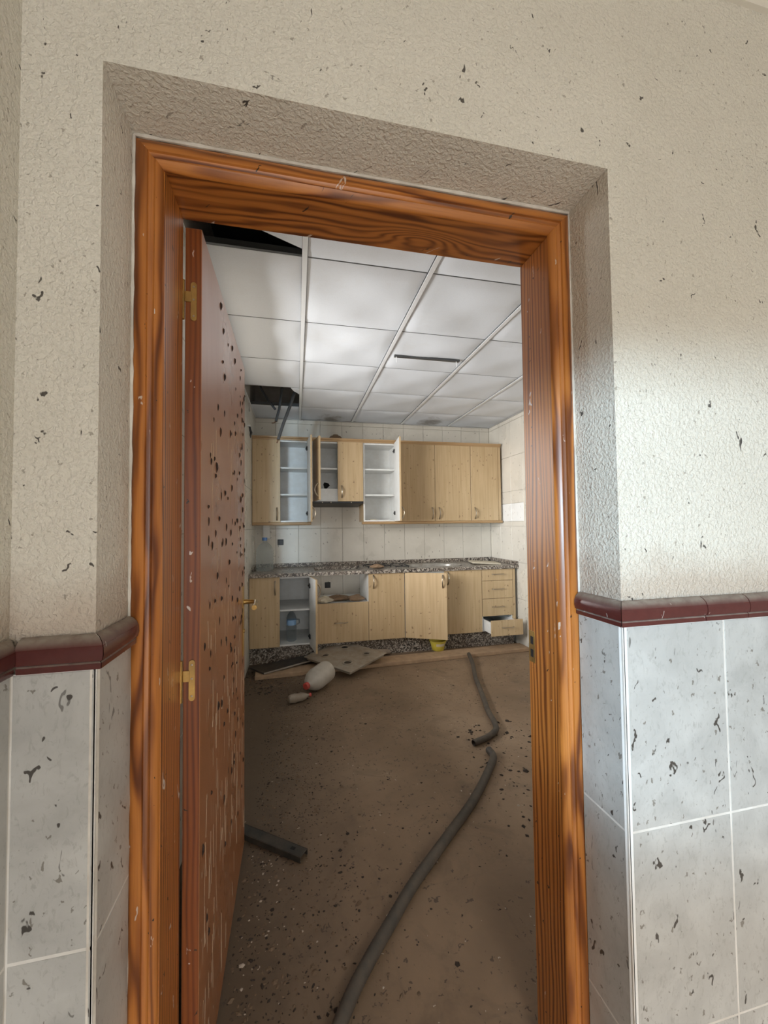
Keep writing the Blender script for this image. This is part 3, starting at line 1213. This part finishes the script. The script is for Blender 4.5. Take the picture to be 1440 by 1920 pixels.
# 2 hood cabinet
c = empty('wall_cabinet', (.435, YB, 1.60), 'short wall cabinet over the black hood, left door swung open', 'cabinet', 'beech wall cabinets')
HZ0 = 1.597
carcass(c, .153, .716, YC, YB, HZ0, UZ1, (1.945,), ('beech', 'beech'))
b = MB()
b.box(.170, .70, YC + .02, YC + .036, HZ0 + .016, 1.735)
b.build('hood_box_panel', M['white'], c)
b = MB()
b.box(.170, .70, YC + .036, YB - .012, 1.719, 1.735)
b.build('hood_box_panel', M['white'], c)
b = MB()
b.lathe([(.036, 0), (.034, .003), (.0001, .003)], 9, Matrix.Translation((.335, YB - .010, 1.80)) @ Matrix.Rotation(pi / 2, 4, 'X'), squash=lambda a, z: 1 + .18 * sin(3 * a + 1))
b.build('duct_hole', M['duct'], c)
door(c, .170, .268, HZ0, UZ1, UY - .002, 'L', 79, (1.70, .035), True)
door(c, .716, .281, HZ0, UZ1, UY, 'R', 0, (1.70, .045))
# hood
c = empty('extractor_hood', (.435, YB, 1.55), 'slim black extractor hood under the short wall cabinet', 'extractor hood')
b = MB()
b.add([(.160, UY - .012, HZ0 - .002), (.712, UY - .012, HZ0 - .002), (.712, YB, HZ0 - .002), (.160, YB, HZ0 - .002),
       (.160, UY - .012, HZ0 - .022), (.712, UY - .012, HZ0 - .022), (.70, YB, HZ0 - .050), (.172, YB, HZ0 - .050)],
      [(0, 1, 2, 3), (4, 5, 6, 7), (0, 1, 5, 4), (1, 2, 6, 5), (2, 3, 7, 6), (3, 0, 4, 7)])
b.build('hood_body', M['black'], c, bevel=.002)
b = MB()
b.box(.175, .70, UY - .019, UY - .0125, HZ0 - .021, HZ0 - .004)
b.build('front_visor', M['black'], c, bevel=.001)
for x in (.27, .36, .58):
    b = MB()
    b.lathe([(.0001, 0), (.006, 0), (.006, .006), (.0001, .007)], 10, Matrix.Translation((x, UY - .019, HZ0 - .0125)) @ Matrix.Rotation(pi / 2, 4, 'X'))
    b.build('knob', M['nickel'], c)
# 3 single open cabinet
c = empty('wall_cabinet', (.91, YB, UZ0), 'wall cabinet right of the hood with its only door open on empty white shelves', 'cabinet', 'beech wall cabinets')
carcass(c, .719, 1.104, YC, YB, UZ0, UZ1, (1.66, 1.945), ('beech', 'beech'))
door(c, 1.085, .362, UZ0, UZ1, UY - .002, 'R', 84.5, (1.462, .035), True)
b = MB()
b.box(.80, .87, YC + .03, YC + .10, UZ0 + .0165, UZ0 + .024)
o = b.build('paper_scrap', M['board'], loc=(.835, YC + .06, UZ0 + .0165))
tag(o, 'small pale scrap on the bottom of the open wall cabinet', 'paper scrap')
# 4 double closed
c = empty('wall_cabinet', (1.545, YB, UZ0), 'wide wall cabinet with two shut doors and handles side by side', 'cabinet', 'beech wall cabinets')
carcass(c, 1.106, 1.984, YC, YB, UZ0, UZ1, (), ('beech', 'beech'))
door(c, 1.106, .440, UZ0, UZ1, UY, 'L', 0, (1.462, .038))
door(c, 1.984, .437, UZ0, UZ1, UY, 'R', 0, (1.462, .045))
# 5 single closed + filler
c = empty('wall_cabinet', (2.16, YB, UZ0), 'narrow shut wall cabinet at the right end of the row', 'cabinet', 'beech wall cabinets')
carcass(c, 1.986, 2.335, YC, YB, UZ0, UZ1, (), ('beech', 'beech'))
door(c, 2.335, .348, UZ0, UZ1, UY, 'R', 0, (1.462, .045))
b = MB()
b.box(2.337, 2.372, UY + .004, YB, UZ0, UZ1)
b.build('end_panel', M['beech'], c, bevel=.002)
# cornice and light rails
cpf = [(0, 0), (.010, 0), (.013, .012), (.022, .022), (.024, .036), (0, .036)]
b = MB()
b.sweep(cpf, [lambda v, z: (KL + .006, UY + .012 - v, UZ1 + .001 + z), lambda v, z: (2.374, UY + .012 - v, UZ1 + .001 + z)])
b.box(KL + .006, 2.374, UY + .012, UY + .030, UZ1 + .001, UZ1 + .030)
tag(b.build('cornice_strip', M['rail'], loc=(1, UY, UZ1)), 'beech cornice strip running along the top of the wall cabinets', 'cornice')
lpf = [(0, 0), (.014, 0), (.020, .008), (.020, .020), (.012, .030), (0, .030)]
for x0, x1, lab in ((KL + .006, .152, 'short beech light rail under the left wall cabinet'), (.700, 2.382, 'long beech light rail under the right hand wall cabinets')):
    b = MB()
    b.sweep(lpf, [lambda v, z: (x0, UY + .016 - v, UZ0 - .031 + z), lambda v, z: (x1, UY + .016 - v, UZ0 - .031 + z)])
    b.box(x0, x1, UY + .016, UY + .034, UZ0 - .031, UZ0 - .001)
    tag(b.build('light_rail', M['rail'], loc=((x0 + x1) / 2, UY, UZ0 - .03)), lab, 'light rail')
# dome on top
b = MB()
b.lathe([(.085, 0), (.086, .030), (.078, .062), (.056, .088), (.024, .101), (.0001, .103)], 20, Matrix.Translation((.43, 4.42, UZ1 + .001)))
o = b.build('clay_bowl', M['clay'], loc=(.43, 4.42, UZ1), smooth=True)
tag(o, 'brown upturned bowl on top of the short wall cabinet', 'bowl')
b = MB()
b.lathe([(.030, .096), (.030, .106), (.024, .107), (.0001, .104)], 16, Matrix.Translation((.43, 4.42, UZ1 + .0)))
b.build('foot_ring', M['clay'], o, smooth=True)

# base units
BZ0, BZ1 = .166, .838
BC = BY + TD + .002
BB = KB - .03
c = empty('base_cabinet', (-.15, BB, 0), 'base cabinet at left, one door shut and one open showing a shelf and bottle', 'cabinet', 'beech base cabinets')
carcass(c, KL + .008, .142, BC, BB, BZ0, BZ1, (.50,), ('beech', 'beech'))
door(c, KL + .008, .285, BZ0, BZ1, BY, 'L', 0, (.735, .045))
door(c, .138, .297, BZ0, BZ1, BY - .002, 'R', 99, (.735, .035), True)
# oven housing
c = empty('oven_housing', (.43, BB, 0), 'empty oven housing with open niche above a wide drawer', 'cabinet')
b = MB()
b.box(.144, .708, BC, BB, .530, .548)
b.build('shelf', M['white'], c)
b = MB()
b.box(.144, .708, BC, BB, BZ0, BZ0 + .016)
b.build('bottom_panel', M['white'], c)
b = MB()
b.box(.1465, .7105, BY, BY + TD, BZ0, .558)
d = b.build('drawer_front', M['beech'], c, bevel=.0012)
place('handle', HB, (.43, BY, .365), d)
# base 2
c = empty('base_cabinet', (.905, BB, 0), 'base cabinet right of the oven niche with one shut door', 'cabinet', 'beech base cabinets')
carcass(c, .713, 1.092, BC, BB, BZ0, BZ1, (), ('white', 'white'))
door(c, 1.092, .379, BZ0, BZ1, BY, 'R', 0, (.755, .050))
# sink unit
c = empty('base_cabinet', (1.53, BB, 0), 'sink base cabinet with left door ajar over a yellow bowl', 'cabinet', 'beech base cabinets')
carcass(c, 1.094, 1.963, BC, BB, BZ0, BZ1, (), ('white', 'white'), top=False)
b = MB()
b.box(1.112, 1.945, BC, BC + .016, .78, BZ1)
b.build('front_rail', M['white'], c)
door(c, 1.096, .434, BZ0, BZ1, BY - .002, 'L', 26, (.755, .042), True)
door(c, 1.963, .431, BZ0, BZ1, BY, 'R', 0, (.755, .040))
# drawer unit
c = empty('drawer_unit', (2.15, BB, 0), 'beech unit of four drawers, the lowest pulled open', 'drawer unit')
carcass(c, 1.966, 2.330, BC, BB, BZ0, BZ1, (), ('white', 'white'))
zs = [(.715, .838), (.520, .711), (.330, .516), (.166, .326)]
for k, (z0, z1) in enumerate(zs):
    dy = .195 if k == 3 else 0
    zz0 = z0
    b = MB()
    b.box(1.968, 2.329, BY - dy, BY + TD - dy, zz0, z1)
    d = b.build('drawer', M['beech'], c, bevel=.0012, loc=(2.15, BY - dy, zz0))
    place('handle', HB, (2.150, BY - dy, (z0 + z1) / 2 + .008), d)
    if k == 3:
        y0, y1 = BY + TD - dy, BY + .24
        for x0, x1 in ((1.985, 1.999), (2.297, 2.311)):
            b = MB()
            b.box(x0, x1, y0, y1, z0 + .014, z1 - .030)
            b.build('drawer_side', M['white'], d)
        b = MB()
        b.box(1.999, 2.297, y0, y1, z0 + .014, z0 + .024)
        b.build('drawer_bottom', M['white'], d)
b = MB()
b.box(2.332, 2.366, BY + .004, BB, 0.16, BZ1)
b.build('end_panel', M['beech'], c, bevel=.002)

# countertop with hob cut-out and sink cut-out
CZ0, CZ1 = .841, .876
CX0, CX1 = KL + .006, KR - .004
cy0, cy1 = BY - .022, KB - .002
hob = (.18, .69, 4.075, 4.50)
snk = (1.20, 1.80, 4.10, 4.47)
CT = empty('countertop', (1, KB, CZ0), 'speckled granite countertop with upstand, sink and empty hob cut-out', 'countertop')
b = MB()
xs = [CX0, hob[0], hob[1], snk[0], snk[1], CX1]
ys = [cy0, hob[2], snk[2], snk[3], hob[3], cy1]
vidx = {}
for i in range(5):
    for j in range(5):
        xm, ym = (xs[i] + xs[i + 1]) / 2, (ys[j] + ys[j + 1]) / 2
        if any(h[0] < xm < h[1] and h[2] < ym < h[3] for h in (hob, snk)): continue
        b.box(xs[i], xs[i + 1], ys[j], ys[j + 1], CZ0, CZ1)
b.build('slab', M['granite'], CT)
b = MB()
b.box(CX0, CX1, KB - .022, KB - .002, CZ1, CZ1 + .042)
b.build('upstand', M['granite'], CT, bevel=.002)
b = MB()
b.box(CX1 - .020, CX1, cy0 + .01, KB - .022, CZ1, CZ1 + .042)
b.build('upstand', M['granite'], CT, bevel=.002)
b = MB()
b.box(CX0, CX0 + .020, cy0 + .25, KB - .022, CZ1, CZ1 + .042)
b.build('upstand', M['granite'], CT, bevel=.002)
b = MB()
b.box(CX0, 2.366, BY + .055, BY + .073, 0, BZ0 - .001)
tag(b.build('plinth', M['granite'], loc=(1, BY + .06, 0)), 'dark speckled granite plinth under the base cabinets', 'plinth')
# sink bowl
sk = empty('sink', (1.5, 4.285, CZ1), 'pale oval sink set into the granite countertop', 'sink')


def oval(cx, cy, a, c_, z, n=36, e=2.6):
    out = []
    for k in range(n):
        t = 2 * pi * k / n
        out.append((cx + a * math.copysign(abs(cos(t)) ** (2 / e), cos(t)), cy + c_ * math.copysign(abs(sin(t)) ** (2 / e), sin(t)), z))
    return out


b = MB()
rings = [oval(1.5, 4.285, .325, .205, CZ1), oval(1.5, 4.285, .322, .202, CZ1 + .003), oval(1.5, 4.285, .305, .187, CZ1 + .003), oval(1.5, 4.285, .285, .170, CZ1 - .01), oval(1.5, 4.285, .262, .150, CZ1 - .13), oval(1.5, 4.285, .20, .11, CZ1 - .15)]
vs_ = [p for r in rings for p in r]
n = 36
fs_ = [(i * n + k, i * n + (k + 1) % n, (i + 1) * n + (k + 1) % n, (i + 1) * n + k) for i in range(len(rings) - 1) for k in range(n)]
fs_.append(tuple((len(rings) - 1) * n + k for k in range(n)))
b.add(vs_, fs_)
b.build('basin', M['sinkgrey'], sk, smooth=True)
b = MB()
b.lathe([(.0001, 0), (.035, 0), (.033, .004), (.0001, .004)], 18, Matrix.Translation((1.5, 4.285, CZ1 - .150)))
b.build('drain', M['nickel'], sk)

# things on the counter


def bottle(name, loc, prof, label, cap, cat, lab=None, n=28):
    b = MB()
    b.lathe(prof, n, Matrix.Translation(loc))
    o = b.build(name, M['clear'], loc=loc, smooth=True)
    tag(o, label, cat)
    b = MB()
    b.lathe(cap[0], 18, Matrix.Translation(loc))
    b.build('cap', M[cap[1]], o, smooth=True)
    if lab:
        b = MB()
        b.lathe(lab[0], n, Matrix.Translation(loc))
        b.build('label_band', M[lab[1]], o, smooth=True)
    return o


R5 = .088
prof = [(.0001, .006), (R5 * .7, .0), (R5, .012)]
for k in range(6):
    z = .03 + k * .030
    prof += [(R5, z), (R5 * .955, z + .010), (R5, z + .020)]
prof += [(R5 * .93, .225), (R5 * .70, .262), (R5 * .42, .285), (.022, .298), (.022, .318)]
bottle('water_bottle', (-.325, 4.30, CZ1 + .0005), prof, 'large clear water bottle with blue cap on the countertop', ([(.0001, .342), (.024, .342), (.026, .338), (.026, .312), (.024, .312)][::-1], 'blue'), 'bottle',
       )
b = MB()
b.box(-.365, -.290, 4.575, KB - .001, 1.20, 1.40)
b.box(-.360, -.295, 4.570, 4.575, 1.205, 1.395)
tag(b.build('pipe_cover', M['whiteplastic'], loc=(-.33, KB, 1.2), bevel=.003), 'white pipe cover on the wall behind the large water bottle', 'pipe cover')


def socket(x, z, label):
    b = MB()
    b.box(x - .032, x + .032, KB - .012, KB + .001, z - .032, z + .032)
    b.box(x - .024, x + .024, KB - .016, KB - .011, z - .024, z + .024)
    o = b.build('wall_socket', M['black'], loc=(x, KB, z), bevel=.003)
    tag(o, label, 'socket')
    b = MB()
    for dx in (-.009, .009):
        b.lathe([(.0001, 0), (.003, 0), (.003, .001), (.0001, .001)], 8, Matrix.Translation((x + dx, KB - .016, z)) @ Matrix.Rotation(pi / 2, 4, 'X'))
    b.build('contact_hole', M['duct'], o)


socket(-.178, 1.155, 'black square wall socket above the countertop')
socket(.345, .655, 'black square wall socket at the back of the oven niche')

# hob leftovers: black pan supports and a crumpled brown bag
c = empty('pan_support', (.86, 4.30, CZ1), 'black wire pan support lying beside a crumpled brown paper', 'pan support')
b = MB()
z = CZ1 + .018
for p in ([(.74, 4.16, z), (1.00, 4.20, z), (.98, 4.42, z), (.72, 4.38, z), (.74, 4.16, z)],):
    b.tube(p, .006, 6)
for k in range(1, 4):
    t = k / 4
    b.tube([(.74 + .26 * t, 4.16 + .04 * t, z + .006), (.72 + .26 * t, 4.38 + .04 * t, z + .006)], .005, 6)
for x, y in ((.745, 4.165), (.995, 4.205), (.975, 4.415), (.725, 4.375)):
    b.tube([(x, y, CZ1 + .0005), (x, y, z)], .005, 6)
b.build('wire_grid', M['black'], c)
c = empty('pan_support', (1.07, 4.30, CZ1), 'black wire pan support nearest the sink', 'pan support')
b = MB()
b.tube([(1.03, 4.12, z), (1.17, 4.10, z), (1.18, 4.40, z), (1.04, 4.42, z), (1.03, 4.12, z)], .006, 6)
b.tube([(1.10, 4.11, z + .006), (1.11, 4.41, z + .006)], .005, 6)
for x, y in ((1.035, 4.125), (1.165, 4.105), (1.175, 4.395), (1.045, 4.415)):
    b.tube([(x, y, CZ1 + .0005), (x, y, z)], .005, 6)
b.build('wire_grid', M['black'], c)


def crumple(name, loc, sx, sy, sz, mat, label, cat, seed, nu=16, nv=9):
    rnd = random.Random(seed)
    b = MB()
    vs_, fs_ = [], []
    ph = [rnd.uniform(0, 6) for _ in range(6)]
    for j in range(nv + 1):
        th_ = pi * j / nv
        for i in range(nu):
            a = 2 * pi * i / nu
            k = 1 + .18 * sin(3 * a + ph[0] + 2 * th_) + .12 * sin(5 * a + ph[1]) * sin(2 * th_ + ph[2]) + rnd.uniform(-.09, .09)
            vs_.append((sx * k * sin(th_) * cos(a), sy * k * sin(th_) * sin(a), sz * (1 - cos(th_)) * (1 + .15 * sin(2 * a + ph[3]))))
    for j in range(nv):
        for i in range(nu):
            i2 = (i + 1) % nu
            fs_.append((j * nu + i, j * nu + i2, (j + 1) * nu + i2, (j + 1) * nu + i))
    b.add(vs_, fs_, xf=Matrix.Translation(loc))
    o = b.build(name, M[mat], loc=loc)
    tag(o, label, cat)
    return o


crumple('crumpled_paper', (.835, 4.13, CZ1 + .001), .075, .045, .020, 'card', 'crumpled brown paper in front of the black pan support on the countertop', 'paper', 3)
c = None
b = MB(Matrix.Translation((2.13, 4.27, CZ1 + .012)) @ Matrix.Rotation(radians(-14), 4, 'Z') @ Matrix.Rotation(radians(3), 4, 'Y'))
b.box(-.16, .16, -.13, .13, -.008, .008)
o = b.build('cutting_board', M['board'], loc=(2.13, 4.27, CZ1), bevel=.004)
tag(o, 'pale cutting board at the right end of the countertop', 'board')

# oven niche litter
for k, (x, y, sx, sy, sz, mt, lab) in enumerate((
        (.27, 4.10, .085, .055, .032, 'board', 'torn pale cardboard at the left of the oven niche shelf'),
        (.44, 4.20, .12, .09, .026, 'card', 'flat brown leaf litter heap in the middle of the oven niche shelf'),
        (.60, 4.13, .085, .075, .030, 'card', 'brown crumpled cardboard at the right of the oven niche shelf'))):
    crumple('cardboard_scrap', (x, y, .5485), sx, sy, sz, mt, lab, 'cardboard', 20 + k)

# bottle inside the base cabinet
rb = .052
prof = [(.0001, .006), (rb * .7, 0), (rb * .92, .010), (rb * .96, .06)]
for k in range(4):
    z = .075 + k * .018
    prof += [(rb, z), (rb * .94, z + .006), (rb, z + .012)]
prof += [(rb * .90, .160), (rb * .90, .215), (rb * .95, .228), (rb * .70, .265), (rb * .36, .290), (.014, .300), (.014, .322)]
o = bottle('water_bottle', (-.055, 4.13, BZ0 + .0165), prof, 'small clear bottle with blue label inside the open base cabinet', ([(.016, .306), (.0165, .308), (.0165, .326), (.0001, .327)], 'whiteplastic'), 'bottle',
           ([(rb * .915, .163), (rb * .915, .213)], 'label'))
b = MB()
b.tube([(-.055 + rb * .85, 4.13, BZ0 + .0165 + .215), (-.055 + rb * 1.45, 4.13, BZ0 + .0165 + .208), (-.055 + rb * 1.5, 4.13, BZ0 + .0165 + .175), (-.055 + rb * .95, 4.13, BZ0 + .0165 + .160)], .007, 8)
b.build('grip', M['clear'], o, smooth=True)

# ------------------------------------------------------------------ things on the floor
# long board in front of the plinth
p0, p1 = Vector((-.36, 3.640, 0)), Vector((2.375, 3.760, 0))
L = (p1 - p0).length
aa = math.atan2(p1.y - p0.y, p1.x - p0.x)
b = MB(Matrix.Translation(p0) @ Matrix.Rotation(aa, 4, 'Z'))
b.box(0, L, 0, .185, .001, .034)
o = b.build('long_board', M['plank'], loc=p0, bevel=.002)
tag(o, 'long dusty wooden board lying along the floor before the plinth', 'board')
b = MB()
top = [(-.285, 3.665, .050), (.50, 4.020, .084), (.30, 4.048, .084), (-.43, 3.83, .056)]
b.add(top + [(x, y, z - .014) for x, y, z in top], [(0, 1, 2, 3)])
b.f += [(7, 6, 5, 4), (1, 2, 6, 5), (2, 3, 7, 6), (3, 0, 4, 7), (0, 1, 5, 4)]
b.mi += [0, 0, 0, 0, 1]
o = b.build('dark_panel', [M['darkpanel'], M['edge']], loc=(.10, 3.87, .03))
tag(o, 'long black panel with a pale edge leaning against the plinth', 'panel')
# hob lying on the floor
hm = Matrix.Translation((.450, 3.80, .104)) @ Matrix.Rotation(radians(41), 4, 'Z') @ Matrix.Rotation(radians(-3), 4, 'Y') @ Matrix.Rotation(radians(2.5), 4, 'X')
c = empty('hob_plate', (.45, 3.80, .03), 'dusty steel hob plate with round burner holes dumped on the board', 'hob')
b = MB(hm)
b.box(-.265, .265, -.29, .29, -.004, .004)
b.box(-.245, .245, -.27, .27, -.030, -.004)
b.build('plate', M['steel'], c, bevel=.003)
for k, (x, y, r) in enumerate(((-.13, -.14, .050), (.13, -.15, .040), (-.13, .14, .040), (.13, .13, .050))):
    b = MB(hm)
    b.lathe([(r, .0042), (r, .010), (r * .80, .012), (r * .78, .0048), (.0001, .0046)], 20, hm @ Matrix.Translation((x, y, 0)))
    rg = b.build('burner_ring', M['steel'], c, smooth=True)
    b = MB(hm)
    b.lathe([(r * .62, .0050), (r * .60, .0056), (.0001, .0056)], 18, hm @ Matrix.Translation((x, y, 0)))
    b.build('burner_hole', M['channel'], rg)
# rolled cloth
b = MB()
pts = [(.67, 4.035, .030), (.74, 4.030, .036), (.82, 4.026, .036), (.90, 4.020, .033), (.935, 4.018, .030)]
b.tube(pts, .026, 12, radii=[.018, .028, .027, .028, .020])
o = b.build('cloth_roll', M['cloth'], loc=(.80, 4.03, 0), smooth=True)
tag(o, 'rolled dirty cloth on the floor against the plinth', 'cloth')
# jug with red cap, lying
ax = Vector((-.62, -.76, -.10)).normalized()
q = ax.to_track_quat('Z', 'X').to_matrix().to_4x4()
JC = Vector((.185, 3.345, .100))
jm = Matrix.Translation(JC) @ q
c = empty('plastic_jug', (.2, 3.48, 0), 'cloudy plastic jug with red cap lying on the floor', 'jug')
b = MB()
b.lathe([(.0001, -.118), (.060, -.114), (.084, -.095), (.088, -.04), (.086, .0), (.088, .05), (.080, .095), (.058, .135), (.030, .160), (.022, .168), (.022, .180)], 28, jm)
b.build('body', M['cloudy'], c, smooth=True)
b = MB()
b.lathe([(.024, .168), (.027, .170), (.027, .192), (.022, .197), (.0001, .197)], 18, jm)
b.build('cap', M['red'], c, smooth=True)
# crushed small bottle
ax = Vector((1, .30, 0)).normalized()
jm = Matrix.Translation((-.065, 3.10, .034)) @ ax.to_track_quat('Z', 'X').to_matrix().to_4x4()
b = MB()
b.lathe([(.0001, 0), (.024, .001), (.031, .012), (.030, .05), (.026, .07), (.031, .10), (.026, .132), (.012, .15), (.011, .165)], 18, jm, squash=lambda a, z: 1 + .14 * sin(2 * a + z * 40))
o = b.build('crushed_bottle', M['murky'], loc=(.02, 3.22, 0), smooth=True)
tag(o, 'small crushed clear bottle lying in front of the jug', 'bottle')
b = MB()
b.lathe([(.014, .158), (.0145, .175), (.0001, .176)], 12, jm)
b.build('cap', M['red'], o, smooth=True)
# yellow bowl
b = MB()
b.lathe([(.0001, .003), (.058, 0), (.062, .004), (.072, .050), (.084, .092), (.090, .095), (.090, .099), (.080, .098), (.068, .052), (.056, .010), (.0001, .010)], 28, Matrix.Translation((1.428, 3.945, .0345)))
o = b.build('plastic_bowl', M['yellow'], loc=(1.428, 3.945, .0345), smooth=True)
tag(o, 'yellow plastic bowl on the floor under the ajar sink door', 'bowl')
b = MB()
for k in range(6):
    a0 = radians(238 + k * 12)
    a1 = radians(238 + (k + 1) * 12)
    r0_, r1_ = .0725, .0805
    b.add([(1.428 + r0_ * cos(a0), 3.945 + r0_ * sin(a0), .0345 + .050), (1.428 + r0_ * cos(a1), 3.945 + r0_ * sin(a1), .0345 + .050),
           (1.428 + r1_ * cos(a1), 3.945 + r1_ * sin(a1), .0345 + .078), (1.428 + r1_ * cos(a0), 3.945 + r1_ * sin(a0), .0345 + .078)], [(0, 1, 2, 3)])
b.build('sticker', M['board'], o)


def catmull(P, n=8):
    P = [Vector(p) for p in P]
    P = [2 * P[0] - P[1]] + P + [2 * P[-1] - P[-2]]
    out = []
    for i in range(1, len(P) - 2):
        for k in range(n):
            t = k / n
            a, b_, c_, d_ = P[i - 1], P[i], P[i + 1], P[i + 2]
            out.append(.5 * ((2 * b_) + (c_ - a) * t + (2 * a - 5 * b_ + 4 * c_ - d_) * t * t + (-a + 3 * b_ - 3 * c_ + d_) * t ** 3))
    out.append(P[-2])
    return out


def hose(P, r, label):
    pts = catmull([(x, y, z) for x, y, z in P], 22)
    # corrugated wall
    rad = [r * (1.0 if k % 2 else .93) for k in range(len(pts))]
    b = MB()
    b.tube(pts, r, 12, caps=False, radii=rad)
    b.tube([p for p in pts], r * .78, 12, caps=False)
    o = b.build('hose', M['hose'], loc=(pts[0].x, pts[0].y, 0), smooth=True)
    tag(o, label, 'hose', 'cut pieces of corrugated hose')


hz = .0215
hose([(1.665, 3.71, .045), (1.60, 3.48, .028), (1.50, 3.22, hz), (1.44, 3.03, hz), (1.36, 2.77, hz), (1.305, 2.60, hz), (1.275, 2.46, hz), (1.235, 2.36, hz), (1.15, 2.295, hz), (1.03, 2.25, hz)], .0185, 'shorter grey hose piece curling towards the board')
hose([(1.085, 2.165, hz), (1.075, 2.09, hz), (1.00, 1.995, hz), (.88, 1.86, hz), (.775, 1.755, hz), (.62, 1.62, hz), (.50, 1.515, hz), (.40, 1.425, hz), (.30, 1.32, hz), (.215, 1.23, hz), (.14, 1.14, hz), (.07, 1.03, hz), (.02, .93, hz)], .0205, 'long grey hose running from the doorway across the floor')
# dark channel
cmx = Matrix.Translation((-.12, 1.772, 0)) @ Matrix.Rotation(math.atan2(-.185, .245), 4, 'Z')
b = MB(cmx)
b.box(-.20, .180, -.022, .022, .022, .025)
b.box(-.20, .180, -.025, -.022, .001, .025)
b.box(-.20, .180, .022, .025, .001, .025)
o = b.build('metal_channel', M['channel'], loc=(-.12, 1.772, 0), bevel=.0008)
tag(o, 'black metal channel lying on the floor by the open door', 'metal channel')
b = MB(cmx)
b.box(.115, .135, -.006, .008, .0251, .0254)
b.build('slot', M['duct'], o)

# ------------------------------------------------------------------ loose debris (uncountable)


def debris(name, n, sampler, sizes, mat, label, seed, flat=.5):
    rnd = random.Random(seed)
    b = MB()
    for _ in range(n):
        x, y = sampler(rnd)
        s = rnd.uniform(*sizes) * (1.0 if rnd.random() < .85 else 1.8)
        e = rnd.uniform(.35, 1)
        a = rnd.uniform(0, pi)
        h = s * flat * rnd.uniform(.5, 1)
        m_ = Matrix.Translation((x, y, .0)) @ Matrix.Rotation(a, 4, 'Z')
        k = rnd.randint(4, 6)
        vs_ = []
        for i in range(k):
            t = 2 * pi * i / k
            rr = rnd.uniform(.7, 1.1)
            vs_.append((s * rr * cos(t), s * e * rr * sin(t), .0005))
        vs_.append((s * rnd.uniform(-.3, .3), s * e * rnd.uniform(-.3, .3), h))
        b.add(vs_, [(i, (i + 1) % k, k) for i in range(k)], xf=m_)
    o = b.build(name, M[mat])
    tag(o, label, 'debris', None, 'stuff')


def anyw(r): return r.uniform(-.2, 2.38), r.uniform(1.0, 3.62)


def leftw(r):
    x = -.20 + abs(r.gauss(0, .22))
    return x, r.uniform(1.0, 3.55)


def lefthall(r): return -.19 + abs(r.gauss(0, .10)), r.uniform(.95, 1.75)


def rightw(r): return r.uniform(.95, 1.5), r.uniform(1.3, 2.5)


M['bit_dark'] = simple('dark_bits', (.03, .021, .015), .9)
M['bit_brown'] = simple('brown_bits', (.14, .095, .06), .9)
M['bit_pale'] = simple('pale_bits', (.40, .34, .28), .8)
debris('dark_litter', 420, anyw, (.002, .007), 'bit_dark', 'dark droppings and leaf bits scattered over the floor', 1)
debris('leaf_litter', 1500, leftw, (.002, .006), 'bit_dark', 'dense leaf litter along the floor by the open door', 2)
debris('brown_litter', 1300, leftw, (.002, .008), 'bit_brown', 'brown crumbs of dirt along the floor by the door', 3)
debris('pale_litter', 60, anyw, (.0025, .0055), 'bit_pale', 'pale plaster crumbs scattered over the floor', 4)
debris('plaster_crumbs', 55, lefthall, (.002, .006), 'bit_pale', 'pale crumbs along the foot of the open door', 5)
debris('twig_litter', 170, rightw, (.004, .014), 'bit_dark', 'dark bits beside the hoses', 6)
debris('rubble_litter', 420, lambda r: (r.uniform(-.44, .12), r.uniform(3.45, 4.0)), (.004, .018), 'bit_brown', 'brown rubble in the kitchen corner before the plinth', 8)
debris('corner_litter', 260, lambda r: (-.44 + abs(r.gauss(0, .2)), r.uniform(3.3, 4.0)), (.003, .012), 'bit_dark', 'dark rubble in the kitchen corner behind the door', 9)
